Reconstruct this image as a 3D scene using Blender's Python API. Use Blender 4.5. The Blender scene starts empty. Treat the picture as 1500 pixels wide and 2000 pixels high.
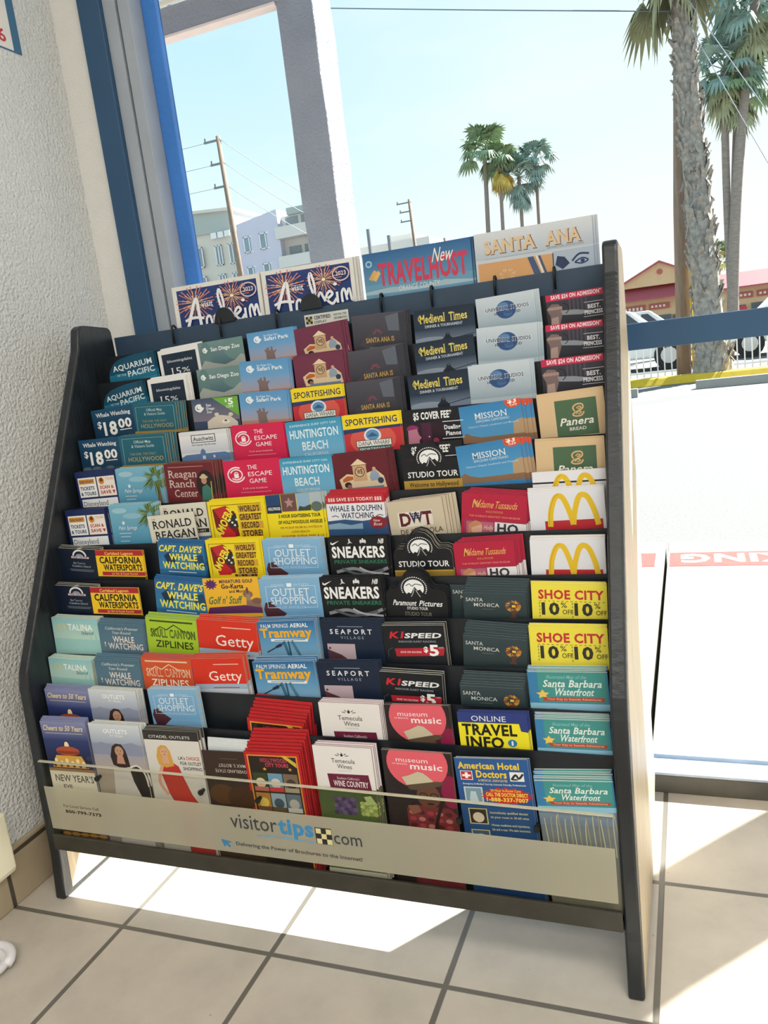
import bpy, bmesh, math, random
from mathutils import Matrix, Vector
random.seed(7)
SC = bpy.context.scene
COL = SC.collection
# ------------------------------------------------------------------ camera
cam = bpy.data.objects.new('camera', bpy.data.cameras.new('camera'))
COL.objects.link(cam)
right = Vector((0.92950760, 0.34874054, -0.11998193))
down = Vector((-0.04166626, -0.22394471, -0.97371078))
fwd = Vector((-0.36644174, 0.91007077, -0.19362759))
m = Matrix((right, -down, -fwd)).transposed().to_4x4()
m.translation = (0.98065, -0.95590, 0.93724)
cam.matrix_world = m
cam.data.sensor_fit = 'VERTICAL'
cam.data.sensor_height = 36
cam.data.lens = 27.8207
cam.data.clip_start = 0.02
cam.data.clip_end = 500
SC.camera = cam
# ------------------------------------------------------------------ light
SUN_STRENGTH, SKY_STRENGTH, LAMP_W = 16.0, 0.98, 18.0
SC.view_settings.view_transform = 'Standard'
SC.view_settings.look = 'None'
SC.view_settings.exposure = 0.24
SC.view_settings.gamma = 1.0
SC.cycles.max_bounces = 8
SC.cycles.transparent_max_bounces = 16
SC.cycles.use_denoising = True
SC.cycles.sample_clamp_indirect = 4.0
w = bpy.data.worlds.new('sky')
SC.world = w
w.use_nodes = True
nt = w.node_tree
nt.nodes.clear()
def N(nt, t, **k):
    n = nt.nodes.new(t)
    for a, v in k.items():
        if a.startswith('i_'):
            key = a[2:]
            n.inputs[int(key) if key.isdigit() else key.replace('_', ' ')].default_value = v
        else:
            setattr(n, a, v)
    return n
def ramp(nt, stops):
    r = nt.nodes.new('ShaderNodeValToRGB')
    e = r.color_ramp.elements
    e[0].position, e[0].color = stops[0][0], (*stops[0][1], 1)
    e[1].position, e[1].color = stops[-1][0], (*stops[-1][1], 1)
    for p, c in stops[1:-1]:
        q = e.new(p)
        q.color = (*c, 1)
    return r
L = nt.links.new
tc = N(nt, 'ShaderNodeTexCoord')
sep = N(nt, 'ShaderNodeSeparateXYZ')
L(tc.outputs['Generated'], sep.inputs[0])
rz = ramp(nt, [(0.0, (.90, .92, .92)), (.10, (.86, .92, .93)), (.22, (.68, .88, .94)), (.42, (.48, .77, .92)), (.9, (.30, .55, .82))])
L(sep.outputs[2], rz.inputs[0])
dot = N(nt, 'ShaderNodeVectorMath', operation='DOT_PRODUCT')     # brighter, whiter towards the sun
L(tc.outputs['Generated'], dot.inputs[0])
dot.inputs[1].default_value = (.50, .65, .55)
mr = N(nt, 'ShaderNodeMapRange', i_1=.50, i_2=1.0)
L(dot.outputs['Value'], mr.inputs[0])
mx = N(nt, 'ShaderNodeMixRGB', i_2=(.97, .98, .98, 1))
L(mr.outputs[0], mx.inputs[0])
L(rz.outputs[0], mx.inputs[1])
no = N(nt, 'ShaderNodeTexNoise', i_Scale=3.0, i_Detail=5.0)       # thin high cloud
mpg = N(nt, 'ShaderNodeMapping')
mpg.inputs['Scale'].default_value = (1, 1, 3.5)
L(tc.outputs['Generated'], mpg.inputs[0])
L(mpg.outputs[0], no.inputs['Vector'])
mr2 = N(nt, 'ShaderNodeMapRange', i_1=.48, i_2=.75, i_3=0.0, i_4=.45)
L(no.outputs[0], mr2.inputs[0])
mx2 = N(nt, 'ShaderNodeMixRGB', i_2=(.95, .96, .96, 1))
L(mr2.outputs[0], mx2.inputs[0])
L(mx.outputs[0], mx2.inputs[1])
bg = N(nt, 'ShaderNodeBackground', i_1=SKY_STRENGTH)
L(mx2.outputs[0], bg.inputs[0])
L(bg.outputs[0], N(nt, 'ShaderNodeOutputWorld').inputs[0])
sun = bpy.data.objects.new('sun', bpy.data.lights.new('sun', 'SUN'))
COL.objects.link(sun)
sun.data.energy = SUN_STRENGTH
sun.data.angle = math.radians(.55)
sun.data.color = (1, .965, .90)
se = math.radians(47.2)
sd = Vector((.65 * math.cos(se), .76 * math.cos(se), math.sin(se)))
sun.rotation_euler = sd.to_track_quat('Z', 'Y').to_euler()
sun.location = (6, 7, 12)
def area(name, loc, sx, sy, power, color):
    o = bpy.data.objects.new(name, bpy.data.lights.new(name, 'AREA'))
    COL.objects.link(o)
    o.data.shape = 'RECTANGLE'
    o.data.size, o.data.size_y = sx, sy
    o.data.energy = power
    o.data.color = color
    o.location = loc
    return o
area('fill_light', (.15, -1.3, 2.62), 1.2, .6, LAMP_W * .2, (1, .95, .86))  # soft fill added behind the viewpoint; no such fittings are seen
area('fill_light', (.15, -2.7, 2.62), 1.2, .6, LAMP_W * .9, (1, .95, .86))
area('fill_light', (1.9, -1.3, 2.62), 1.2, .6, LAMP_W * 1.4, (1, .98, .94))
area('fill_light', (1.9, -2.7, 2.62), 1.2, .6, LAMP_W * 1.7, (1, .98, .94))

# ------------------------------------------------------------------ materials
def lin(h):
    if len(h) == 3:
        h = ''.join(c + c for c in h)
    return tuple(((int(h[i:i + 2], 16) / 255) / 12.92 if int(h[i:i + 2], 16) < 11 else ((int(h[i:i + 2], 16) / 255 + .055) / 1.055) ** 2.4) for i in (0, 2, 4))
MATS = {}
def mat(name, hexc, rough=.6, noise=0.0, scale=20.0, bump=0.0, bscale=80.0, metal=0.0, spec=.5, stretch=(1, 1, 1), detail=4.0):
    """principled with a noise variation of the colour and a noise bump"""
    if name in MATS:
        return MATS[name]
    mt = bpy.data.materials.new(name)
    mt.use_nodes = True
    t = mt.node_tree
    p = t.nodes['Principled BSDF']
    c = lin(hexc)
    p.inputs['Base Color'].default_value = (*c, 1)
    p.inputs['Roughness'].default_value = rough
    p.inputs['Metallic'].default_value = metal
    p.inputs['Specular IOR Level'].default_value = spec
    co = N(t, 'ShaderNodeTexCoord')
    mp = N(t, 'ShaderNodeMapping')
    mp.inputs['Scale'].default_value = stretch
    t.links.new(co.outputs['Object'], mp.inputs[0])
    if noise:
        nz = N(t, 'ShaderNodeTexNoise', i_Scale=scale, i_Detail=detail)
        t.links.new(mp.outputs[0], nz.inputs['Vector'])
        r = ramp(t, [(.3, tuple(v * (1 - noise) for v in c)), (.7, tuple(min(1, v * (1 + noise)) for v in c))])
        t.links.new(nz.outputs[0], r.inputs[0])
        t.links.new(r.outputs[0], p.inputs['Base Color'])
    if bump:
        nb = N(t, 'ShaderNodeTexNoise', i_Scale=bscale, i_Detail=3.0)
        t.links.new(mp.outputs[0], nb.inputs['Vector'])
        b = N(t, 'ShaderNodeBump', i_Strength=bump, i_Distance=.01)
        t.links.new(nb.outputs[0], b.inputs['Height'])
        t.links.new(b.outputs[0], p.inputs['Normal'])
    MATS[name] = mt
    return mt
def print_mat(name, rough):
    mt = bpy.data.materials.new(name)
    mt.use_nodes = True
    t = mt.node_tree
    p = t.nodes['Principled BSDF']
    a = N(t, 'ShaderNodeAttribute', attribute_name='ink')
    t.links.new(a.outputs['Color'], p.inputs['Base Color'])
    p.inputs['Roughness'].default_value = rough
    p.inputs['Specular IOR Level'].default_value = .35
    MATS[name] = mt
    return mt
PRINT = print_mat('printed_paper', .42)
def clear_mat(name, tint, gloss, body=0.0, bodycol='ffffff', rough=.02):
    mt = bpy.data.materials.new(name)
    mt.use_nodes = True
    t = mt.node_tree
    t.nodes.clear()
    tr = N(t, 'ShaderNodeBsdfTransparent', i_0=(*tint, 1))
    gl = N(t, 'ShaderNodeBsdfGlossy', i_1=rough)
    mixn = N(t, 'ShaderNodeMixShader')
    fr = N(t, 'ShaderNodeLayerWeight', i_0=.5)
    pw = N(t, 'ShaderNodeMath', operation='POWER', i_1=4.0)
    ad = N(t, 'ShaderNodeMath', operation='MULTIPLY_ADD', i_1=gloss, i_2=.0)
    t.links.new(fr.outputs['Facing'], pw.inputs[0])
    t.links.new(pw.outputs[0], ad.inputs[0])
    t.links.new(ad.outputs[0], mixn.inputs[0])
    t.links.new(tr.outputs[0], mixn.inputs[1])
    t.links.new(gl.outputs[0], mixn.inputs[2])
    last = mixn.outputs[0]
    if body:
        df = N(t, 'ShaderNodeBsdfDiffuse', i_0=(*lin(bodycol), 1))
        tl = N(t, 'ShaderNodeBsdfTranslucent', i_0=(*lin(bodycol), 1))
        m1 = N(t, 'ShaderNodeMixShader', i_0=.35)
        t.links.new(df.outputs[0], m1.inputs[1])
        t.links.new(tl.outputs[0], m1.inputs[2])
        m2 = N(t, 'ShaderNodeMixShader', i_0=body)
        t.links.new(last, m2.inputs[1])
        t.links.new(m1.outputs[0], m2.inputs[2])
        last = m2.outputs[0]
    t.links.new(last, N(t, 'ShaderNodeOutputMaterial').inputs[0])
    MATS[name] = mt
    return mt

# ------------------------------------------------------------------ mesh helpers
def wloc(o):
    v = Vector()
    while o:
        v += o.location
        o = o.parent
    return v
class MB:
    """collects polygons (with a material slot each) and links them as one mesh object"""
    def __init__(s):
        s.v, s.f, s.mi, s.cur = [], [], [], 0
    def poly(s, pts):
        b = len(s.v)
        s.v += [tuple(p) for p in pts]
        s.f.append(tuple(range(b, b + len(pts))))
        s.mi.append(s.cur)
    def hull(s, a, b):
        """closed prism between two loops with the same number of points"""
        n, o = len(a), len(s.v)
        s.v += [tuple(p) for p in a] + [tuple(p) for p in b]
        fs = [tuple(range(o + n - 1, o - 1, -1)), tuple(range(o + n, o + 2 * n))]
        fs += [(o + i, o + (i + 1) % n, o + n + (i + 1) % n, o + n + i) for i in range(n)]
        s.f += fs
        s.mi += [s.cur] * len(fs)
    def box(s, x0, y0, z0, x1, y1, z1):
        s.hull([(x0, y0, z0), (x1, y0, z0), (x1, y1, z0), (x0, y1, z0)], [(x0, y0, z1), (x1, y0, z1), (x1, y1, z1), (x0, y1, z1)])
    def rings(s, rings, cap=True):
        n, o = len(rings[0]), len(s.v)
        for r in rings:
            s.v += [tuple(p) for p in r]
        for k in range(len(rings) - 1):
            for i in range(n):
                j = (i + 1) % n
                s.f.append((o + k * n + i, o + k * n + j, o + k * n + n + j, o + k * n + n + i))
                s.mi.append(s.cur)
        if cap:
            s.f += [tuple(range(o + n - 1, o - 1, -1)), tuple(range(o + (len(rings) - 1) * n, o + len(rings) * n))]
            s.mi += [s.cur] * 2
    def tube(s, pts, rad, n=8):
        pts = [Vector(p) for p in pts]
        rr = rad if isinstance(rad, (list, tuple)) else [rad] * len(pts)
        out, ref = [], None
        for i, p in enumerate(pts):
            d = (pts[min(i + 1, len(pts) - 1)] - pts[max(i - 1, 0)]).normalized()
            if ref is None:
                ref = d.orthogonal().normalized()
            ref = (ref - d * ref.dot(d)).normalized()
            b = d.cross(ref)
            out.append([p + (ref * math.cos(2 * math.pi * k / n) + b * math.sin(2 * math.pi * k / n)) * rr[i] for k in range(n)])
        s.rings(out)
    def ball(s, c, rx, ry, rz, n=10, k=7):
        s.rings([[(c[0] + rx * math.sin(t) * math.cos(2 * math.pi * i / n), c[1] + ry * math.sin(t) * math.sin(2 * math.pi * i / n), c[2] - rz * math.cos(t)) for i in range(n)] for t in [math.pi * (j + .02) / (k + .04) for j in range(k + 1)]])
    def build(s, name, mats, parent=None, bevel=0.0, smooth=False, loc=None):
        me = bpy.data.meshes.new(name)
        o0 = Vector(loc) if loc else Vector()
        me.from_pydata([tuple(Vector(p) - o0) for p in s.v], [], s.f)
        for x in (mats if isinstance(mats, (list, tuple)) else [mats]):
            me.materials.append(x)
        for p, i in zip(me.polygons, s.mi):
            p.material_index = i
            p.use_smooth = smooth
        bm = bmesh.new()
        bm.from_mesh(me)
        bmesh.ops.recalc_face_normals(bm, faces=bm.faces)
        bm.to_mesh(me)
        bm.free()
        o = bpy.data.objects.new(name, me)
        COL.objects.link(o)
        o.location = o0
        if parent:
            o.parent = parent
            o.location = o0 - wloc(parent)
        if bevel:
            md = o.modifiers.new('edge', 'BEVEL')
            md.width, md.segments, md.limit_method = bevel, 2, 'ANGLE'
        return o
def tag(o, label=None, cat=None, group=None, kind=None):
    for k, v in (('label', label), ('category', cat), ('group', group), ('kind', kind)):
        if v:
            o[k] = v
    return o
def empty(name, loc=(0, 0, 0)):
    o = bpy.data.objects.new(name, None)
    COL.objects.link(o)
    o.location = loc
    o.empty_display_size = .05
    return o
def box(name, mt, b, parent=None, bevel=0.0):
    q = MB()
    q.box(*b)
    return q.build(name, mt, parent, bevel)
# ------------------------------------------------------------------ print shop: covers made of flat inked shapes
# shapes in card units: u across 0..1, v down from the top edge, both in card widths
def R(x0, y0, x1, y1, c): return ('P', [(x0, y0), (x1, y0), (x1, y1), (x0, y1)], (c,))
def G(x0, y0, x1, y1, c0, c1): return ('P', [(x0, y0), (x1, y0), (x1, y1), (x0, y1)], (c0, c0, c1, c1))
def E(cx, cy, rx, ry, c, n=20): return ('P', [(cx + rx * math.cos(2 * math.pi * i / n), cy + ry * math.sin(2 * math.pi * i / n)) for i in range(n)], (c,))
def P(pts, c): return ('P', pts, (c,))
def T(t, x0, x1, yb, h, c, fl='', rot=0.0): return ('T', t, x0, x1, yb, h, c, fl, rot)
def S(pts, wd, c, smooth=True): return ('S', pts, wd, c, smooth)
def LINES(x0, x1, ys, h, c): return [R(x0 + .02 * (i % 2), y, x1 - .03 * ((i * 7) % 3), y + h, c) for i, y in enumerate(ys)]
def RING(cx, cy, r, wd, c, a0=0, a1=360, n=26): return S([(cx + r * math.cos(math.radians(a0 + (a1 - a0) * i / n)), cy + r * math.sin(math.radians(a0 + (a1 - a0) * i / n))) for i in range(n + 1)], wd, c, False)
def BURST(cx, cy, r, n, c, wd=.012, r0=.2, sq=1.0): return [P([(cx + r * r0 * math.cos(a), cy + r * r0 * math.sin(a) * sq), (cx + r * math.cos(a - wd), cy + r * math.sin(a - wd) * sq), (cx + r * math.cos(a + wd), cy + r * math.sin(a + wd) * sq)], c) for a in [2 * math.pi * (i + .3 * (i % 2)) / n for i in range(n)]]
def STAR(cx, cy, r, n, c, k=.45, sq=1.0): return P([(cx + (r if i % 2 == 0 else r * k) * math.sin(math.pi * i / n), cy - (r if i % 2 == 0 else r * k) * math.cos(math.pi * i / n) * sq) for i in range(2 * n)], c)
def spl(p):
    out = []
    for i in range(len(p) - 1):
        a, b, c, d = p[max(i - 1, 0)], p[i], p[i + 1], p[min(i + 2, len(p) - 1)]
        for k in range(6):
            t = k / 6
            out.append(tuple(.5 * (2 * b[j] + (c[j] - a[j]) * t + (2 * a[j] - 5 * b[j] + 4 * c[j] - d[j]) * t * t + (3 * b[j] - a[j] - 3 * c[j] + d[j]) * t ** 3) for j in (0, 1)))
    return out + [p[-1]]
TXT = {}
def want(t, fl): TXT.setdefault((t, 'B' if 'B' in fl else 'b' if 'b' in fl else ''), None)
def set_type():
    """turn every text asked for into flat polygons, all in one go"""
    obs = []
    for key in TXT:
        cu = bpy.data.curves.new('type', 'FONT')
        cu.body = key[0]
        cu.offset = {'B': .035, 'b': .017, '': .002}[key[1]]
        cu.resolution_u = 2
        cu.space_character = 1.0 + {'B': .07, 'b': .03, '': 0}[key[1]]
        o = bpy.data.objects.new('type', cu)
        COL.objects.link(o)
        obs.append((key, o))
    bpy.context.view_layer.update()
    dg = bpy.context.evaluated_depsgraph_get()
    for key, o in obs:
        ev = o.evaluated_get(dg)
        me = ev.to_mesh()
        vs = [(q.co.x, q.co.y) for q in me.vertices]
        fs = [tuple(q.vertices) for q in me.polygons]
        bars = []
        cnt = {}
        for f in fs:
            for i in range(len(f)):
                e = tuple(sorted((f[i], f[(i + 1) % len(f)])))
                cnt[e] = cnt.get(e, 0) + 1
        for (a, b), k in cnt.items():                    # foot and head serifs for stems
            if k == 1:
                (xa, ya), (xb, yb) = vs[a], vs[b]
                if abs(ya - yb) < .004 and .03 < abs(xa - xb) < .24 and min(abs(ya - q) for q in (0, .729, .7, .547, .76)) < .045:
                    bars.append((min(xa, xb) - .05, max(xa, xb) + .05, ya))
        TXT[key] = (vs, fs, bars)
        ev.to_mesh_clear()
        cu = o.data
        bpy.data.objects.remove(o)
        bpy.data.curves.remove(cu)
def inkpolys(art):
    """art list -> list of (points, faces, colours per point, layer)"""
    out = []
    for a in art:
        if isinstance(a, list):
            out += inkpolys(a)
        elif a[0] == 'P':
            cs = a[2] * len(a[1]) if len(a[2]) == 1 else a[2]
            out.append((a[1], [tuple(range(len(a[1])))], cs))
        elif a[0] == 'S':
            p = spl(a[1]) if a[4] else a[1]
            pts = []
            for i, q in enumerate(p):
                d = (p[min(i + 1, len(p) - 1)][0] - p[max(i - 1, 0)][0], p[min(i + 1, len(p) - 1)][1] - p[max(i - 1, 0)][1])
                l = math.hypot(*d) or 1
                wd = a[2] / 2
                pts += [(q[0] - d[1] / l * wd, q[1] + d[0] / l * wd), (q[0] + d[1] / l * wd, q[1] - d[0] / l * wd)]
            out.append((pts, [(2 * i, 2 * i + 1, 2 * i + 3, 2 * i + 2) for i in range(len(p) - 1)], (a[3],) * len(pts)))
        else:
            _, t, x0, x1, yb, h, c, fl, rot = a
            vs, fs, bars = TXT[(t, 'B' if 'B' in fl else 'b' if 'b' in fl else '')]
            if not vs:
                continue
            vs, fs = list(vs), list(fs)
            if 's' in fl:
                for xa, xb, y in bars:
                    k = len(vs)
                    g = .022
                    vs += [(xa, y - g), (xb, y - g), (xb, y + g), (xa, y + g)]
                    fs.append((k, k + 1, k + 2, k + 3))
            lo, hi = min(q[0] for q in vs), max(q[0] for q in vs)
            sx, sy = (x1 - x0) / (hi - lo), h / .729
            sh = .28 if 'i' in fl else 0
            ca, sa = math.cos(math.radians(rot)), math.sin(math.radians(rot))
            mx, my = (x0 + x1) / 2, yb - h / 2
            pts = []
            for q in vs:
                X, Y = x0 + (q[0] - lo) * sx + sh * (q[1] - .36) * sy, yb - q[1] * sy
                pts.append((mx + (X - mx) * ca + (Y - my) * sa, my - (X - mx) * sa + (Y - my) * ca))
            out.append((pts, fs, (c,) * len(pts)))
    return out
def clip(poly, cols, H):
    """cut one flat shape to the card 0..1 x 0..H"""
    for ax, lim, sg in ((0, 0, 1), (0, 1, -1), (1, 0, 1), (1, H, -1)):
        ins = [sg * (q[ax] - lim) >= 0 for q in poly]
        if all(ins):
            continue
        po, co = [], []
        for i in range(len(poly)):
            a, b, ia, ib = poly[i - 1], poly[i], ins[i - 1], ins[i]
            if ia != ib:
                t = (lim - a[ax]) / (b[ax] - a[ax])
                po.append(tuple(a[j] + (b[j] - a[j]) * t for j in (0, 1)))
                co.append(cols[i] if ib else cols[i - 1])
            if ib:
                po.append(b)
                co.append(cols[i])
        poly, cols = po, co
        if len(poly) < 3:
            return [], []
    return poly, cols
def collect(art):
    for a in art:
        if isinstance(a, list):
            collect(a)
        elif a[0] == 'T':
            want(a[1], a[7])
def printed(name, W, H, th, base, edge, art, outline=None, bow=0.0, extra=None):
    """a card W wide, H tall (in widths), th thick; front in ink facing -y, top edge at z=0, centred in x"""
    pts, faces, cols = [], [], []
    ol = outline or [(0, 0), (1, 0), (1, H), (0, H)]
    n = len(ol)
    def put(ps, fs, cs, y):
        b = len(pts)
        pts.extend(((u - .5) * W, y, -v * W) for u, v in ps)
        for f in fs:
            faces.append(tuple(b + i for i in f))
            cols.append([cs[i] for i in f])
    put(ol, [tuple(range(n))], [base] * n, 0)
    put(ol, [tuple(range(n - 1, -1, -1))], [edge] * n, th)
    b = len(pts)
    pts.extend(((u - .5) * W, y, -v * W) for y in (0, th) for u, v in ol)
    for i in range(n):
        j = (i + 1) % n
        faces.append((b + i, b + n + i, b + n + j, b + j))
        cols.append([edge] * 4)
    for k, (ps, fs, cs) in enumerate(inkpolys(art)):
        if outline is None and any(u < 0 or u > 1 or v < 0 or v > H for u, v in ps):
            for f in fs:
                pp_, cc_ = clip([ps[i] for i in f], [cs[i] for i in f], H)
                if pp_:
                    put(pp_, [tuple(range(len(pp_)))], cc_, -.00004 - .000022 * k)
        else:
            put(ps, fs, cs, -.00004 - .000022 * k)
    me = bpy.data.meshes.new(name)
    me.from_pydata(pts, [], faces)
    at = me.color_attributes.new('ink', 'FLOAT_COLOR', 'CORNER')
    i = 0
    cache = {}
    for p, cs in zip(me.polygons, cols):
        for c in cs:
            if c not in cache:
                cache[c] = (*lin(c), 1)
            at.data[i].color = cache[c]
            i += 1
    me.materials.append(PRINT)
    bm = bmesh.new()
    bm.from_mesh(me)
    if bow:
        for u in range(1, 10):
            bmesh.ops.bisect_plane(bm, geom=bm.verts[:] + bm.edges[:] + bm.faces[:], plane_co=((u / 10 - .5) * W, 0, 0), plane_no=(1, 0, 0), dist=1e-6)
        for q in bm.verts:
            t = q.co.x / W * 2
            f = max(0.0, 1 + q.co.z / (H * W))
            q.co.y += bow * (t * t) * f
    bm.to_mesh(me)
    bm.free()
    return me
D = {}
def design(key, base, edge, label, art, th=.0016, outline=None, bow=0.0, H=2.25, name='brochure', short=None):
    D[key] = dict(base=base, edge=edge, label=label, art=art, th=th, outline=outline, bow=bow, H=H, name=name)
PAPER = 'd9d6cc'
LION = lambda x, y, s, c: [RING(x, y, .8 * s, .35 * s, c, 60, 300), E(x + .1 * s, y - .1 * s, .55 * s, .5 * s, c), P([(x + .1 * s, y), (x + s, y - .1 * s), (x + .9 * s, y + .35 * s), (x + .4 * s, y + .9 * s), (x - .1 * s, y + 1.3 * s)], c)]
design('aq', '124f69', '0d3b50', 'teal brochure with rounded shoulder and white lettering', [
    G(.02, .45, 1, 2.2, '2e8cad', '0f5674'), P([(0, .5), (.15, .42), (.35, .45), (.6, .52), (1, .44), (1, .6), (0, .7)], '1f7391'), G(.86, .02, 1, .42, '0f4257', '124f69'),
    T('AQUARIUM', .10, .93, .33, .125, 'e6eef0', 'b', 3), T('OF THE', .17, .36, .50, .05, 'c8dce2'), T('PACIFIC', .40, .96, .52, .125, 'e6eef0', 'b', 3)],
    outline=[(0, .30), (.04, .20), (.12, .11), (.25, .05), (.42, .02), (.62, 0), (1, 0), (1, 2.25), (0, 2.25)])
design('bl', 'e8e8e6', 'e3e0d8', 'white bordered brochure with dark navy panel', [
    R(.08, .09, .93, 2.2, '1b2c3f'), T('bloomingdales', .2, .82, .27, .06, 'dfe4e8'), T('15', .26, .5, .53, .15, 'e8ecee', 's'), T('%', .53, .72, .50, .10, 'e8ecee')], th=.0018)
design('wh', '123c5a', '1a3f58', 'dark blue leaflet with large white price', [
    G(0, 0, 1, .3, '1b4b6c', '143f5e'), [E(.12 + .19 * i % .9, .56 + .03 * (i % 3), .11, .04, ('5c6e74', '39505c', '74858a')[i % 3]) for i in range(8)], R(0, .62, 1, 2.25, '22404f'),
    T('Whale Watching', .10, .93, .14, .075, 'eef0f0', 'bs'), T('$', .10, .2, .34, .13, 'f4f4f2', 'b'), T('18', .24, .56, .48, .25, 'f4f4f2', 'B'), T('00', .60, .92, .38, .17, 'f4f4f2', 'B'), R(.62, .41, .9, .425, 'f4f4f2')])
design('hw', '1f6174', 'c2b491', 'teal visitor map with thin gilt frame', [
    RL for RL in [R(.07, .06, .95, .068, '86a9a0'), R(.07, .06, .08, 2, '86a9a0'), R(.94, .06, .95, 2, '86a9a0')]] + [
    T('Official Map', .32, .68, .17, .06, 'c4d6d6'), T('& Visitors Guide', .26, .74, .26, .06, 'c4d6d6'), T('THE ONE. THE ONLY', .2, .76, .42, .05, '9d9a6c'), T('HOLLYWOOD', .16, .9, .55, .09, 'bba868'), R(0, .62, 1, 2.25, 'a8873f')], th=.0022)
design('tk', '1e2d5e', '27345e', 'navy booklet with white ticket panels', [
    R(.05, .12, .50, .52, 'f1f1ee'), R(.53, .12, .97, .52, 'efe7de'), R(.07, .15, .46, .25, 'dd9c36'), T('DISCOUNT', .09, .44, .225, .05, '24315c', 'B'), T('TICKETS', .08, .44, .37, .07, '28466c', 'B'), T('& TOURS', .08, .46, .48, .07, '28466c', 'B'),
    E(.64, .21, .07, .07, 'd38c30'), E(.64, .19, .04, .04, '6b3a1e'), T('TOURS', .74, .95, .2, .05, 'd0765c'), T('SCAN &', .58, .92, .37, .065, 'b8413c', 'B'), T('SAVE', .58, .84, .47, .065, 'b8413c', 'B'), P([(.87, .41), (.95, .41), (.91, .48)], 'b8413c'),
    R(.07, .56, .97, .76, 'eef1f2'), T('Disneyland', .10, .72, .70, .10, '2a3d63', 's')], th=.0026)
design('ps', '63a9c8', 'cfd2c6', 'sky blue brochure with green palm and white script', [
    G(0, 0, 1, .8, '7ab4cb', '4590b3'), E(.22, .10, .16, .05, '9fc6d4'), E(.48, .20, .2, .05, '8fbccd'), P([(.86, .25), (.93, .25), (.99, 1), (.88, 1)], '6e5a40'),
    [P([(.86 + .05 * math.cos(a + .5), .20 + .05 * math.sin(a + .5)), (.86 + r * .55 * math.cos(a - .09), .2 + r * .6 * math.sin(a - .09)), (.86 + r * math.cos(a), .22 + r * 1.15 * math.sin(a)), (.86 + r * .5 * math.cos(a + .12), .2 + r * .55 * math.sin(a + .12))], c) for a, r, c in [(.41 * i, .14 + .045 * ((i * 7) % 5), ('4a6a3a', '6f8a4a', '34502e', '8a9a5a')[i % 4]) for i in range(46)]],
    T('Palm Springs', .17, .56, .44, .07, 'e4eef2', 'i'), STAR(.28, .32, .045, 5, 'e4eef2'), LINES(.16, .42, (.50, .56, .64), .012, 'cfe0e8')], th=.0022)
design('nv', '101c30', 'd3cab2', 'dark navy brochure with white oval emblem', [
    RING(.5, .19, .15, .035, 'e6e4e0', 180, 360), E(.5, .19, .09, .06, '8d9aa8'), R(.30, .20, .72, .25, 'dccbd0'), T('THE CRUISE', .33, .69, .243, .035, '6a4a5a', 'B'), T('Bus Tours to', .34, .62, .40, .05, 'a9b4c2'), T('Catalina Island', .30, .74, .48, .05, 'a9b4c2'), LINES(.24, .82, (.54, .575), .012, '7f8a9a')], th=.003)
design('cw', 'f0c623', 'e0c14a', 'yellow and red leaflet with bold black lettering', [
    R(0, 0, 1, .11, 'b02630'), T('Carlsbad Lagoon', .2, .8, .09, .06, 'f0cf5a', 'b'), T('CALIFORNIA', .07, .95, .27, .13, '191512', 'B'), T('WATERSPORTS', .14, .96, .42, .12, '191512', 'B'), R(.1, .45, 1, .53, 'b02630'), T('Jet Skis & Kayak Rentals', .3, .85, .51, .045, 'f0cf5a'), R(0, .55, 1, 2.25, '15130f')])
design('ct', '9ccdc9', 'dcd9c4', 'pale aqua booklet with white and gold lettering', [
    G(0, 0, 1, .6, '8fc6cb', 'bcd9cb'), T('CA', .12, .33, .34, .15, 'd9cb83', 'b'), T('TALINA', .35, .88, .34, .15, 'f6f6ee', 'b'), T('Island', .64, .88, .46, .09, '1f5560', 'i')], th=.003, bow=.0015)
design('yw', '55778c', '8b9aa3', 'slate blue leaflet with cream lettering', [
    G(0, 0, 1, .6, '4c7085', '607f90'), T("California's Premier", .16, .9, .13, .06, 'd8dcd4', 'i'), T('Year-Round', .3, .72, .22, .06, 'd8dcd4', 'i'), T('WHALE', .3, .78, .40, .13, 'efe2d8', 'b'), T('WATCHING', .18, .96, .55, .13, 'efe2d8', 'b'), T('!', .1, .13, .5, .1, 'efe2d8')])
design('ch', '1c2a54', '8a8aa5', 'dusk blue brochure with glowing domed building', [
    G(0, 0, 1, .4, '8a90b8', '2b3a70'), G(0, .4, 1, .9, '2b3a70', '141d3c'), T('Cheers to 50 Years', .05, .93, .19, .11, 'ecd7a0', 'bi'), LINES(.08, .9, (.24,), .012, 'c8c0b0'),
    E(.5, .50, .05, .08, 'f6e2b0'), E(.5, .62, .26, .10, 'b5502e'), R(.26, .62, .74, .68, '8c3c22'), P([(.1, .98), (.22, .72), (.78, .72), (.9, .98)], 'e0ac4c'), [E(.2 + .12 * i, .83 + .05 * (i % 2), .035, .05, 'fbe9a8') for i in range(6)], [E(.16 + .14 * i, .94, .03, .03, '6a3f1c') for i in range(6)],
    E(.95, .75, .07, .05, '3b3a58'), R(0, 1.0, 1, 1.06, 'a07848'), R(0, 1.06, 1, 1.55, 'ece6d6'), T("NEW YEAR'S", .1, .95, 1.28, .14, '57524c', 'b'), T('EVE', .25, .45, 1.42, .07, '57524c', 'b'), G(0, 1.55, 1, 2.05, 'e8dcb8', 'd9b070'), R(0, 2.05, 1, 2.25, '4a2f1c'), [E(.1 + .2 * i, 2.13, .1, .035, 'b98a3c') for i in range(5)]], th=.0022)
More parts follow.
